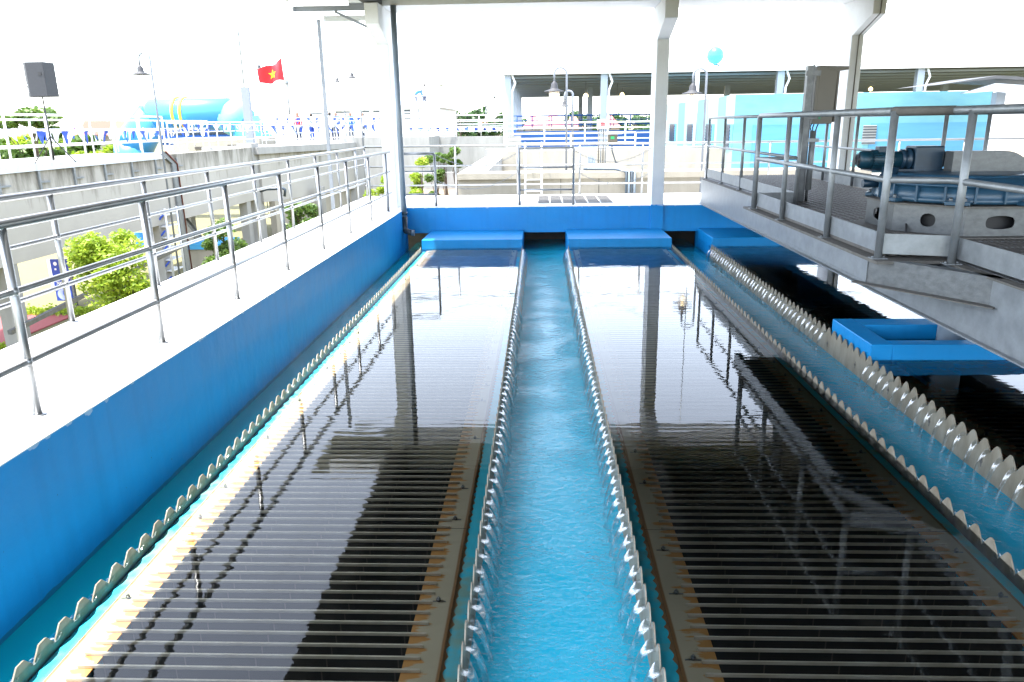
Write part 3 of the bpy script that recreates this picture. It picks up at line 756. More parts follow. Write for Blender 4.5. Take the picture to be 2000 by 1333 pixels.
# outrigger channel and its diagonal bracket
def channel(p0, p1, z0, z1, m, inx):
    """C channel: web on the line, flanges towards inx"""
    p0, p1 = Vector((*p0,0)), Vector((*p1,0)); d = (p1-p0).normalized(); nrm = Vector((-d.y,d.x,0))*inx
    q = MB(); c = (p0+p1)/2; h = (p1-p0)/2
    q.obox(c+Vector((0,0,(z0+z1)/2)), h, nrm*.004, Vector((0,0,(z1-z0)/2-.007)))
    q.obox(c+nrm*.035+Vector((0,0,z0+.004)), h, nrm*.045, Vector((0,0,.004)))
    q.obox(c+nrm*.035+Vector((0,0,z1-.004)), h, nrm*.045, Vector((0,0,.004)))
    return q
channel((OX,10.0),(OX,6.15),.28,.485,0,1).build('outrigger_channel', M['galv'], t)
channel((OX+.005,6.14),(BX+.03,5.25),.28,.485,0,1).build('diagonal_bracket', M['galv_blotch'], t)
MB().obox(((OX+BX)/2-.05,5.7,.284), (.3,-.47,0), (.03,.03,0), (0,0,.004)).build('bracket_plate', M['galv_dusty'], t)
MB().box(OX,BX,6.3,10.0,.45,.462).build('shelf_plate', M['galv_dusty'], t)
for yy in (6.2,7.3,8.6,9.8): MB().box(OX+.01,BX,yy-.03,yy+.03,.3,.45).build('outrigger_arm', M['galv'], t)
MB().box(OX-.02,BX-.03,5.95,10.02,.462,.486).build('edge_angle', M['galv_dusty'], t)
# deck gratings: serrated bars running along X, cross rods
dk = MB(); yy = 999
xx = OX+.1
while xx < 5.4:
    a, b = (6.15,9.7) if (xx < BX+.06 or xx > 4.9) else (-2,YF+.3)
    dk.box(xx-.028,xx+.028,a,b,.495,.53); dk.box(xx-.028,xx-.022,a,b,.53,.537); dk.box(xx+.022,xx+.028,a,b,.53,.537); xx += .092
while yy < YF+.35:
    x0 = OX+.06 if 6.1 < yy < 9.7 else BX+.05
    dk.box(x0,8.1-x0,yy-.004,yy+.004,.495,.53); yy += .06
o = dk.build('deck_grating', M['grating'], t); o['kind'] = 'stuff'
dk = MB(); yy = -1.8
while yy < YF+.2:
    dk.box(BX+.06,4.9,yy,yy+.012,.531,.5335); yy += .3
dk.build('cross_rods', M['galv'], t)
MB().box(BX+.05,4.9,-2,YF+.3,.488,.492).build('deck_gap_shade', M['dark_steel'], t)  # dark sheet standing in for the shade between the deck bars
# toe boards
for (a, b), lb in ((((BX+.03,YF),(BX+.03,9.75)),None),(((BX+.03,9.75),(OX+.07,9.75)),None),(((OX+.07,9.73),(OX+.07,6.1)),None),(((OX+.07,6.08),(3.16,5.93)),None),(((3.16,5.93),(3.16,-1)),None)):
    MB().bar((a[0],a[1],.605),(b[0],b[1],.605),.006,.16).build('toe_board', M['galv'], t)
MB().bar((4.96,9.75,.605),(4.96,15.2,.605),.006,.16).build('toe_board', M['galv'], t)
# rails of the bridge
ZT, ZM = 1.61, 1.10
def pipe(pts, r, nm, m='galv'): return MB().tube(pts, r, 16).build(nm, M[m], t)
pipe([(BX+.04,YF+.1,ZM),(BX+.04,YF+.1,ZT-.02),(BX+.04,YF+.02,ZT),(BX+.04,9.75,ZT)], .024, 'top_rail')
pipe([(BX+.04,YF+.1,ZM),(BX+.04,9.75,ZM)], .02, 'mid_rail')
pipe([(OX+.04,9.75,.5),(OX+.04,9.75,ZT-.03),(OX+.04,9.70,ZT),(OX+.04,6.10,ZT)], .030, 'top_rail')
pipe([(OX+.04,9.75,ZM),(OX+.04,6.08,ZM)], .024, 'mid_rail')
pipe([(OX+.04,6.10,ZT),(OX+.07,6.05,ZT),(3.05,5.93,ZT)], .033, 'rail_sleeve', 'galv_dusty')
pipe([(3.02,5.94,ZT),(3.12,5.88,ZT),(3.12,-1,ZT)], .030, 'top_rail')
pipe([(OX+.04,6.08,ZM),(3.08,5.96,ZM),(3.12,5.88,ZM),(3.12,-1,ZM)], .025, 'mid_rail')
pipe([(OX+.04,9.75,ZM),(BX+.04,9.75,ZM)], .02, 'return_rail')
pipe([(4.92,15.1,ZT),(4.92,9.75,ZT),(5.42,9.73,ZT),(5.42,6.1,ZT),(5.0,5.9,ZT),(4.98,-1,ZT)], .026, 'top_rail')
pipe([(4.92,15.1,ZM),(4.92,9.75,ZM),(5.42,9.73,ZM),(5.42,6.1,ZM),(5.0,5.9,ZM),(4.98,-1,ZM)], .02, 'mid_rail')
MB().bar((5.40,9.75,.605),(5.40,6.1,.605),.006,.16).build('toe_board', M['galv'], t)
channel((8.1-OX,10.0),(8.1-OX,6.15),.28,.485,0,-1).build('outrigger_channel', M['galv'], t)
po = None
for x, y, r in [(BX+.04,15.0,.024),(BX+.04,13.73,.024),(BX+.04,12.44,.024),(BX+.04,9.75,.024)]+[(OX+.04,9.73,.027),(OX+.04,8.59,.027),(OX+.04,7.22,.027),(OX+.04,6.08,.029),(3.115,5.81,.029),(3.12,4.4,.029),(3.12,2.9,.029)]+[(4.92,15.0,.024),(4.92,13.7,.024),(4.92,12.4,.024),(4.92,11.1,.024),(4.92,9.75,.024),(5.42,9.73,.024),(5.42,8.5,.024),(5.42,7.3,.024),(5.42,6.1,.024),(4.98,5.8,.024),(4.98,4.4,.024)]:
    q = MB(); q.tube([(x,y,.487),(x,y,ZT)], r, 16); q.box(x-.06,x+.06,y-.045,y+.045,.487,.494)
    q.lathe((x-.042,y,.494), [(.009,0),(.009,.012)], 6); q.lathe((x+.045,y,.494), [(.009,0),(.009,.012)], 6)
    q.build('post', M['galv'], t)

# drive unit ----------------------------------------------------------
t = thing('scraper_drive', (4.05,7.55,.53), 'blue gear drive with motors on a grey octagonal base, on the bridge deck', 'machine')
DC = (4.05,7.6)
def octa(R, z0, z1, off=22.5):
    return [(DC[0]+R*cos(radians(off+45*k_)), DC[1]+R*sin(radians(off+45*k_)), z0) for k_ in range(8)]
q = MB(); P8 = octa(.80,.53,0)
for i in range(8):
    a, b = Vector(P8[i]), Vector(P8[(i+1) % 8]); d = b-a; L_ = d.length; u = d.normalized(); mid = (a+b)/2
    wd = L_/2; hh = .26; # plate with an obround hole: ring of quads
    hw, hz = (.125,.048)
    if i in (4,): hw = .065
    out = []; inn = []
    K = 24
    for k_ in range(K):
        an = 2*pi*k_/K; cx_, cz_ = cos(an), sin(an)
        # outer rectangle point
        sc_ = 1/max(abs(cx_)/1., abs(cz_)/1.); ox, oz = cx_*sc_*wd, cz_*sc_*hh/2
        ex = max(-1, min(1, cx_*1.4)); ix, iz = (hw-hz)*ex+hz*cx_, hz*1.25*cz_
        out.append(mid+u*ox+Vector((0,0,hh/2+oz-.0))); inn.append(mid+u*ix+Vector((0,0,hh/2+iz)))
    for k_ in range(K):
        j = (k_+1) % K; q.quad(out[k_], out[j], inn[j], inn[k_])
        nrm = Vector((mid.x-DC[0], mid.y-DC[1], 0)).normalized()*-.012
        q.quad(inn[k_], inn[j], inn[j]+nrm, inn[k_]+nrm)
q.build('base_frame', M['galv_blotch'], t)
MB().prism(octa(.70,.535,0), (0,0,.2)).build('hole_shade_core', M['black'], t)  # black fill painted as the shade seen through the frame holes
MB().prism(octa(.85,.79,0), (0,0,.014)).build('top_plate', M['galv_dusty'], t)
MB().prism(octa(.93,.53,0), (0,0,.012)).build('foot_flange', M['galv_dusty'], t)
m = MB(); m.lathe((DC[0],DC[1],.806), [(.66,0),(.74,.01),(.76,.03),(.745,.05),(.73,.14),(.75,.15),(.77,.16),(.77,.175),(.72,.19),(.70,.2),(.68,.225),(.5,.235),(.45,.25)], 72)
m.build('gear_housing', M['mach_blue'], t)
m = MB(); m.lathe((DC[0],DC[1],1.004), [(.60,0),(.585,.045),(.57,.05),(.1,.05)], 64); m.build('gear_cover', M['mach_blue'], t)
for k_ in range(20):
    a = 2*pi*k_/20; d = Vector((cos(a),sin(a),0)); s_ = Vector((-d.y,d.x,0)); c_ = Vector((DC[0],DC[1],0))+d*.75
    MB().obox(c_+Vector((0,0,.895)), d*.022, s_*.009, (0,0,.072)).build('rib', M['mach_blue'], t)
for k_ in range(8):
    a = radians(-118+45*k_); d = Vector((cos(a),sin(a),0)); s_ = Vector((-d.y,d.x,0)); c_ = Vector((DC[0],DC[1],0))+d*.76
    lg = MB().obox(c_+Vector((0,0,.827)), d*.06, s_*.10, (0,0,.018)).build('mounting_lug', M['mach_blue'], t, bevel=.006)
    for sg in (-1,1):
        p = c_+s_*sg*.055+d*.025; q = MB(); q.lathe((p.x,p.y,.845), [(.02,0),(.02,.006),(.012,.006),(.012,.032)], 8); q.lathe((p.x,p.y,.851), [(.017,0),(.017,.016)], 6); q.build('lug_bolt', M['stainless'], lg)
# horizontal motor: fan cover, finned body, flange, gearbox, chain guard
my, mz = 7.95, 1.16
mo = MB().lathe((3.44,my,mz), [(.078,-.14),(.082,0),(.082,.16)], 28, 'x').build('motor', M['mach_green'], t)
q = MB().lathe((3.19,my,mz), [(.055,0),(.082,.02),(.09,.05),(.09,.12)], 28, 'x').build('fan_cover', M['mach_green'], mo)
q = MB()
for k_ in range(7): q.tube([(3.187,my+cos(2*pi*j/20)*(.012+k_*.008),mz+sin(2*pi*j/20)*(.012+k_*.008)) and (3.188,my+cos(2*pi*j/20)*(.010+k_*.009),mz+sin(2*pi*j/20)*(.010+k_*.009)) for j in range(21)], .0022, 5, False)
q.build('fan_grille', M['black'], mo)
q = MB()
for k_ in range(22):
    a = 2*pi*k_/22; d = Vector((0,cos(a),sin(a))); q.obox(Vector((3.42,my,mz))+d*.088, (.10,0,0), d*.009, Vector((0,-d.z,d.y))*.002)
q.build('cooling_fins', M['mach_green'], mo)
MB().box(3.37,3.50,my-.05,my+.05,mz+.07,mz+.13).build('terminal_box', M['mach_navy'], mo, bevel=.006)
MB().lathe((3.60,my,mz), [(.085,0),(.10,.01),(.10,.03),(.085,.035),(.085,.06),(.115,.065),(.115,.085),(.10,.09),(.10,.13)], 32, 'x').build('coupling_flange', M['mach_navy'], t)
MB().box(3.70,3.98,my-.12,my+.12,mz-.14,mz+.13).build('gearbox', M['mach_navy'], t, bevel=.014)
MB().lathe((3.98,my,mz), [(.10,0),(.10,.03),(.07,.035),(.07,.07)], 28, 'x').build('output_flange', M['mach_navy'], t)
MB().box(3.28,4.0,my-.13,my+.13,mz-.105,mz-.09).build('motor_plate', M['mach_navy'], t)
# vertical reducer hanging lower left
MB().lathe((3.42,7.72,.86), [(.06,0),(.09,.015),(.09,.17),(.075,.18),(.075,.24)], 24).build('reducer', M['mach_navy'], t)
MB().lathe((3.17,7.72,.945), [(.038,0),(.04,.006),(.04,.19)], 20, 'x').build('stub_shaft_cover', M['mach_navy'], t)
MB().prism([(3.30,7.70,.98),(3.36,7.70,1.07),(3.36,7.70,.98)], (0,.02,0)).build('gusset', M['mach_navy'], t)
# chain guard, obround
q = MB(); pts = [(3.96,1.245),(4.44,1.245)]
for k_ in range(1,13):
    a = pi/2-pi*k_/12*.5; pts.append((4.44+.30*cos(a), .945+.30*sin(a)))
pts += [(4.74,.88),(3.96,.88)]
q.prism([(x,7.62,z) for x, z in pts], (0,.16,0)); q.build('chain_guard', M['galv_blotch'], t, bevel=.004)
MB().tube([(3.40,7.66,.87),(3.41,7.6,.75),(3.43,7.5,.62),(3.46,7.42,.53)], .008, 8).build('earth_cable', M['yellow'], t)
MB().tube([(3.52,7.5,.80),(3.44,7.32,.7),(3.40,7.2,.6),(3.36,7.1,.53)], .011, 8).build('power_cable', M['black'], t)

# control cabinet -----------------------------------------------------
t = thing('control_cabinet', (3.5,10.15,.5), 'beige electrical cabinet with a hood on a dark steel post, on the bridge', 'cabinet')
CY = 10.15
m = MB(); m.box(3.325,3.335,CY-.04,CY+.04,.49,2.2); m.box(3.325,3.40,CY-.045,CY-.037,.49,2.2); m.box(3.325,3.40,CY+.037,CY+.045,.49,2.2); m.box(3.41,3.42,CY-.03,CY+.03,.49,2.22); m.build('post', M['dark_steel'], t)
MB().box(3.44,3.47,CY-.05,CY+.2,1.50,2.19).build('back_plate', M['cab_beige'], t)
q = MB().prism([(3.47,CY-.05,1.50),(3.47,CY-.05,2.2),(3.70,CY-.05,2.19),(3.68,CY-.05,1.50)], (0,.34,0)); q.build('box', M['cab_beige'], t, bevel=.006)
MB().prism([(3.466,CY-.06,2.2),(3.82,CY-.06,2.185),(3.82,CY-.06,2.145),(3.70,CY-.06,2.14),(3.466,CY-.06,2.19)], (0,.36,0)).build('hood', M['cab_beige'], t)
MB().box(3.70,3.72,CY-.045,CY+.28,1.52,2.14).build('door', M['cab_beige'], t)
for zz in (1.56,2.08):
    q = MB(); q.box(3.30,3.48,CY-.075,CY-.062,zz,zz+.06); q.lathe((3.45,CY-.075,zz+.03), [(.012,-.01),(.012,.012)], 6, 'y'); q.build('bracket', M['dark_steel'], t)
MB().box(3.505,3.53,CY-.056,CY-.05,1.56,1.61).build('green_sticker', mat('sticker_green', (.02,.25,.12), .5), t)
MB().tube([(3.475,CY,.68),(3.475,CY,1.42)], .038, 16).build('conduit', M['galv'], t)
for zz in (.95,1.28): MB().box(3.40,3.54,CY-.05,CY+.05,zz,zz+.045).build('pipe_clamp', M['galv'], t)
for i, (dx, dy) in enumerate(((-.02,0),(.0,.02),(.02,-.01))):
    MB().tube([(3.475+dx,CY+dy,1.40),(3.47+dx*2,CY+dy,1.46),(3.50+dx*2,CY+.03+dy,1.52)], .008, 8).build('cable', M['black'], t)
    if i < 2: MB().tube([(3.475+dx,CY+dy,.50),(3.475+dx,CY+dy,.70)], .012, 8).build('cable', M['black'], t)
#BACKGROUND
# ================================================================== BACKGROUND
# ---- left: elevated concrete channel, parallel to the basin
WX = -12.2
t = thing('concrete_channel', (WX,21,-3.5), 'long stained concrete channel wall on columns, left behind the walkway railings', 'wall')
MB().box(WX-.3,WX,3,37.5,-1.42,.74).build('wall', M['stained'], t)
MB().box(WX-2.6,WX-2.3,3,37.5,-1.42,.6).build('back_wall', M['stained'], t)
MB().box(WX-2.6,WX,3,25.0,.741,.80).build('walk_slab', M['concrete'], t)
MB().box(WX-2.3,WX-.3,3,37.5,-1.3,-1.15).build('channel_bed', M['concrete'], t)
for yy in (11.5,16.6,23.9,31.4): MB().box(WX-.35,WX-.02,yy,yy+.45,-3.5,-1.42).build('column', M['concrete'], t)
MB().box(WX,WX+.06,3,25.1,.62,.80).build('edge_channel', M['steel_pale'], t)
for i in range(8):
    y = 15.4+i*1.45
    q = MB(); q.box(WX+.002,WX+.05,y,y+.07,.12,.62); q.box(WX+.002,WX+.045,y+.07,y+.42,.32,.36); q.build('bracket', M['galv'], t)
t = thing('cable_tray', (WX+.1,25.3,-3.5), 'grey perforated cable tray with a dark red cable running down the channel wall', 'cable tray')
MB().box(WX+.02,WX+.08,25.15,25.45,-3.5,.45).build('tray', M['galv'], t)
MB().prism([(WX+.02,24.5,.78),(WX+.02,24.7,.86),(WX+.02,25.45,.45),(WX+.02,25.15,.45)], (.06,0,0)).build('tray_bend', M['galv'], t)
MB().tube([(WX+.1,24.75,.85),(WX+.1,25.45,.43),(WX+.1,25.50,-3.4)], .025, 8).build('cable', mat('cable_red', (.12,.03,.02), .5), t)
t = thing('cable_tray', (WX+.1,12.4,-3.5), 'galvanised angle strut and tray under the nearest end of the concrete channel', 'cable tray')
MB().bar((WX+.05,13.0,-3.5),(WX+.05,12.2,-1.6),.12,.05).build('strut', M['concrete'], t)
MB().bar((WX+.4,15.8,-2.75),(WX+.6,24.0,-2.1),.10,.10).build('tray', M['dark_steel'], t)
def rail_bg(label, pts, z0, ztop, nrails, step, r=.025, m='rail_white', picket=None, name='handrail'):
    """light background railing through plan points"""
    t = thing(name, (pts[0][0],pts[0][1],z0), label, 'railing')
    for k_ in range(nrails):
        zz = z0+ztop*(1-k_/(nrails)); MB().tube([(x,y,zz) for x, y in pts], r if k_ == 0 else r*.7, 8).build('rail', M[m], t)
    p0 = None
    for (xa,ya),(xb,yb) in zip(pts, pts[1:]):
        L_ = math.hypot(xb-xa, yb-ya); n = max(1,int(L_/step))
        for i in range(n+(1 if (xb,yb)==pts[-1] else 0)):
            x, y = xa+(xb-xa)*i/n, ya+(yb-ya)*i/n
            if p0 is None: p0 = MB().tube([(0,0,0),(0,0,ztop)], r, 8).build('post', M[m], t); p0.location = (x,y,z0)
            else:
                c_ = p0.copy(); COL.objects.link(c_); c_.location = (x,y,z0)
    return t
rail_bg('white pipe railing on the front edge of the concrete channel', [(WX,10),(WX,25)], .80, 1.12, 3, 1.45, .028)
rail_bg('white pipe railing on the back edge of the concrete channel', [(WX-2.4,10),(WX-2.4,34)], .80, 1.05, 3, 1.5)
rail_bg('lower white railing further along the concrete channel', [(WX,25.3),(WX,37)], .76, 1.0, 3, 1.2, .022)
# ---- second run of concrete: pier, flat slab bridge, beige wall
A = at(505,292,33); B = at(748,277,43)
t = thing('concrete_channel', (A.x,A.y,-3.5), 'pale concrete channel behind the steel post, with a thin slab edge on top', 'wall')
def wallrun(a, b, z0, z1, th, m, nm, par):
    a = Vector((a[0],a[1],0)); b = Vector((b[0],b[1],0)); d = (b-a); n_ = Vector((-d.y,d.x,0)).normalized()*th
    return MB().prism([(a.x,a.y,z0),(b.x,b.y,z0),(b.x,b.y,z1),(a.x,a.y,z1)], n_).build(nm, m, par)
wallrun(A, B, -1.6, .45, .4, M['stained'], 'wall', t)
wallrun((A.x+.1,A.y-.35), (B.x+.1,B.y-.35), .45, .74, 3, M['concrete'], 'slab', t)
wallrun((A.x+.3,A.y+.5), (B.x,B.y+1.5), -3.5, -1.6, .3, M['concrete_beige'], 'lower_wall', t)
MB().box(A.x-.75,A.x-.1,A.y-.5,A.y+.3,-3.5,.9).build('pier', M['concrete'], t)
for px in (352,618):
    p = at(px,395,30 if px < 400 else 36)
    MB().box(p.x,p.x+.35,p.y,p.y+.4,-3.5,-1.2).build('column', M['concrete'], t)
rail_bg('white railing along the slab edge behind the steel post', [(A.x+.2,A.y),(B.x,B.y),(B.x+4,B.y+1)], .76, 1.05, 4, 1.1, .02)
t = thing('culvert_block', (at(400,285,36).x,36,0), 'pale concrete block with dark slots behind the lower white railing', 'concrete block')
p = at(330,300,37); q_ = at(500,300,37)
MB().box(p.x,q_.x,37.6,40,-1.2,1.1).build('block', M['concrete_beige'], t)
p = at(437,300,37); q_ = at(492,300,37); MB().box(p.x,q_.x,37.55,37.7,.58,.76).build('slot', M['concrete_dark'], t)
p = at(372,300,37); q_ = at(385,300,37); MB().box(p.x,q_.x,37.55,37.7,.55,.68).build('slot', M['concrete_dark'], t)

# loudspeaker on tripod
p = at(106,312,18.6); T = at(83,190,18.6)
t = thing('speaker_stand', (p.x,p.y,.80), 'black tripod stand leaning slightly on the concrete channel', 'tripod')
MB().tube([(p.x,p.y,.86),(T.x,T.y,T.z)], .018, 8).build('pole', M['black'], t)
for k_ in range(3):
    a = 2.2+k_*2.1; MB().tube([(p.x,p.y,1.42),(p.x+.5*cos(a),p.y+.5*sin(a),.80)], .012, 6).build('leg', M['black'], t)
t = thing('loudspeaker', (T.x,T.y,T.z), 'black loudspeaker on the tripod stand at the upper left', 'loudspeaker')
q = MB(); hw, hh = .29, .78
q.prism([(T.x-.33,T.y-.02,T.z),(T.x-.16,T.y-.2,T.z),(T.x+.27,T.y-.2,T.z),(T.x+.30,T.y+.2,T.z),(T.x-.33,T.y+.2,T.z)], (0,0,hh)); q.build('cabinet', M['speaker'], t, bevel=.015)
MB().box(T.x+.12,T.x+.20,T.y-.208,T.y-.199,T.z+.48,T.z+.55).build('handle_recess', M['black'], t)
for i_, (dz, w_) in enumerate(((.10,.05),(.14,.045),(.18,.05),(.27,.04))): MB().obox((T.x-.245,T.y-.115,T.z+dz), (w_*.5,-w_*.5,0), (.003,.003,0), (0,0,.008)).build('label_mark', M['white_paint'], t)

# curved neck lamps
def lamp(px, ytop, ybase, Y, side, label, lit=False, r=.03, zb=None, group='curved neck lamp posts', sc_l=1.):
    """px: shaft x, side: head hangs to that side"""
    tp = at(px, ytop, Y); b = at(px, ybase, Y); zb = b.z if zb is None else zb
    t = thing('street_lamp', (tp.x,Y,zb), label, 'lamp post', group)
    R_ = .17*sc_l; c = (tp.x+side*R_, tp.z-R_)
    pts = [(tp.x,Y,zb),(tp.x,Y,c[1])]+[(c[0]-side*R_*cos(a), Y, c[1]+R_*sin(a)) for a in [pi*k_/12 for k_ in range(1,13)]]
    hx, hz = c[0]+side*R_, c[1]-.2*sc_l; pts.append((hx,Y,hz))
    MB().tube(pts, r, 10).build('pole', M['pole_grey'], t)
    h = MB().lathe((hx,Y,hz-.26), [(.08,.01),(.28,.0),(.275,.02),(.12,.07),(.10,.10),(.09,.20),(.05,.25),(.03,.28)], 24).build('lamp_shade', M['speaker'], t)
    MB().lathe((hx,Y,hz-.57), [(.03,0),(.08,.03),(.125,.12),(.145,.22),(.14,.31)], 20).build('globe', M['globe'], h)
    if lit: MB().lathe((hx,Y,hz-.48), [(.02,0),(.05,.04),(.05,.12),(.02,.16)], 12).build('bulb', M['bulb'], h)
lamp(1107,132,290,22,-1,'lamp post with a lit globe before the dark canopy, above the gate frame',True,zb=.2)
lamp(1381,134,380,21,-1,'lamp post with a lit globe beside the turquoise building',True,zb=-3.5)
lamp(1119,178,290,34,-1,'smaller curved lamp just behind the gate frame lamp',False,zb=.2,r=.05)
lamp(291,103,300,24,-1,'curved lamp post in front of the blue inflatable arch',zb=-3.5)
lamp(493,114,300,46,1,'curved lamp hugging the square grey mast',zb=-3.5)
lamp(668,140,240,50,-1,'shorter of the two thin curved lamps beyond the steel post',zb=-3.5)
lamp(699,127,240,40,-1,'taller of the two thin curved lamps beyond the steel post',zb=-3.5)
# masts
p = at(492,290,35); t = thing('lightning_mast', (p.x,35,.7), 'square grey mast with a thin rod on top, left of the red flag', 'mast')
zt = at(492,170,35).z; zz = at(468,-20,35)
MB().box(p.x-.2,p.x+.14,34.9,35.15,.74,zt).build('mast', M['pole_grey'], t)
MB().tube([(p.x-.06,35,zt),(p.x-.06,35,zt+6)], .035, 6).build('rod', M['galv'], t)
def rod(label, px, y0, y1, Y, r):
    a = at(px,y0,Y); b = at(px,y1,Y); t = thing('mast', (b.x,Y,b.z), label, 'mast')
    MB().tube([(b.x,Y,b.z),(b.x,Y,a.z)], r, 6).build('rod', M['galv'], t)
    MB().lathe((b.x,Y,a.z), [(r*2.2,0),(r*2.2,.12),(r,.2)], 8).build('tip', M['galv'], t)
rod('dark thin pole standing just right of the red flag', 566, 165, 225, 40, .05)
rod('thin antenna mast right of the white building', 967, 192, 250, 55, .04)
rod('shorter thin mast left of the antenna mast', 950, 210, 250, 60, .04)
p = at(1360,200,34); t = thing('mast', (p.x,34,-.4), 'tall thin mast behind the lamp at the turquoise building', 'mast')
MB().tube([(p.x,34,-.4),(p.x,34,at(1360,100,34).z)], .08, 8).build('lower_tube', M['rail_white'], t); MB().tube([(p.x,34,at(1360,100,34).z),(p.x,34,12)], .02, 6).build('upper_rod', M['galv'], t)

# flag
t = thing('flag', at(556,165,40), 'waving red flag with a yellow star', 'flag')
P00, P10, P11, P01 = at(556,158,40), at(509,165,40), at(505,137,40), at(552,116,40)
def fl(u, v, off=0):
    a = P00.lerp(P10,u); b = P01.lerp(P11,u); p = a.lerp(b,v)
    p = p+Vector((0,-.22*sin(u*7+v*1.2)-off, .05*sin(u*8+v*2)))
    return p
MB().grid(lambda u, v: fl(u,v), 24, 14).build('cloth', M['flag_red'], t)
st = []
for k_ in range(10):
    rr = .27 if k_ % 2 == 0 else .105; a = pi/2+k_*pi/5; st.append((.5+rr*cos(a)*.72, .5+rr*sin(a)*1.08))
for sg, offs in (('star',.012),):
    q = MB(); c_ = fl(.5,.5,offs)
    for k_ in range(10):
        a, b = st[k_], st[(k_+1) % 10]; q.quad(c_, fl(*a,offs), fl(*b,offs))
    q.build('star', M['flag_yellow'], t)

# inflatable arch
t = thing('inflatable_arch', at(380,250,42), 'big blue inflatable arch with yellow straps, behind the left railings', 'inflatable arch')
Ya = 44
def ap(px, py): p = at(px,py,Ya); return (p.x,p.y,p.z)
rr_ = 1.15
pp = [ap(262,330),ap(262,285),ap(300,224),ap(372,223),ap(443,223)]
MB().tube([pp[0],pp[1]], [1.0,1.05], 22).build('left_leg', M['infl'], t)
MB().tube([pp[1],pp[2]], [1.05,.85], 22).build('left_shoulder', M['infl'], t)
MB().tube([ap(285,226),pp[2],pp[4],ap(452,228)], [.5,.86,.9,.6], 28).build('crossbar', M['infl'], t)
MB().tube([ap(440,224),ap(480,246)], [.9,.95], 22).build('right_shoulder', M['infl_teal'], t)
MB().tube([ap(478,243),ap(506,285),ap(508,330)], [.95,1.0,1.0], 22).build('right_leg', M['infl'], t)
for px in (350,365):
    x_ = ap(px,223); MB().lathe((x_[0],x_[1],x_[2]), [(.93,-.08),(.93,.08)], 26, 'x').build('strap', M['yellow'], t)
p = ap(362,228); MB().box(p[0]-.6,p[0]+.35,p[1]-1.6,p[1]-.9,p[2]-.25,p[2]-.2).build('banner_shelf', M['infl_teal'], t)
# dark-blue stage backdrop under the arch
t = thing('stage_truck', at(390,270,48), 'low blue and grey vehicle seen under the inflatable arch', 'vehicle')
p = at(315,284,48); q_ = at(470,252,48)
MB().box(p.x,q_.x,48,50,p.z,q_.z+.2).build('body', M['bg_blue'], t)
MB().box(p.x+.3,q_.x-.6,47.96,48,p.z+.6,q_.z-.1).build('window_band', M['window_dark'], t)
MB().box(p.x,q_.x,47.9,48,p.z+.15,p.z+.3).build('trim', M['white_paint'], t)

# bunting strings with pennants
def bunting(label, pts, n, w_=.26, h=.3):
    t = thing('bunting', pts[0], label, 'bunting')
    ln = [Vector(p) for p in pts]; tot = sum((b-a).length for a, b in zip(ln, ln[1:])); 
    MB().tube(ln, .012, 5).build('string', M['bunt_white'], t)
    protos = {}
    for i in range(n):
        s_ = (i+.5)/n*tot; k_ = 0
        while k_ < len(ln)-2 and s_ > (ln[k_+1]-ln[k_]).length: s_ -= (ln[k_+1]-ln[k_]).length; k_ += 1
        d = (ln[k_+1]-ln[k_]).normalized(); p = ln[k_]+d*s_
        c_ = 'bunt_blue' if i % 3 == 0 else 'bunt_white'
        if c_ not in protos:
            o = MB().grid(lambda u, v: ((u-.5)*w_*(1-v), .03*sin(v*5)*u, -v*h), 3, 4).build('pennant', M[c_], t); protos[c_] = o
        else: o = protos[c_].copy(); COL.objects.link(o)
        o.location = p; o.rotation_euler = (random.uniform(-.5,.5), random.uniform(-.35,.35), atan2(d.y,d.x)+random.uniform(-.4,.4))
    return t
a = (WX+.06,17.8,1.62); bunting('blue and white pennants on the front railing near the loudspeaker', [(WX+.05,18.5,1.55),(WX+.05,25,1.5)], 20, .3, .34)
bunting('blue and white pennants on the back railing before the arch', [(WX-2.35,20,1.6),(WX-2.35,34,1.55)], 34, .3, .34)
bunting('pennants along the lower white railing by the square mast', [(WX+.05,25.3,1.72),(WX+.05,37,1.6)], 34, .26, .3)
bunting('dense pennants along the railing behind the steel post', [(A.x+.2,A.y-.05,1.62),(B.x,B.y-.05,1.6)], 44, .3, .42)
bunting('upper pennant string behind the railing at the steel post', [(A.x+.2,A.y+2,1.95),(B.x,B.y+2,2.0)], 40, .3, .3)
# vertical streamers

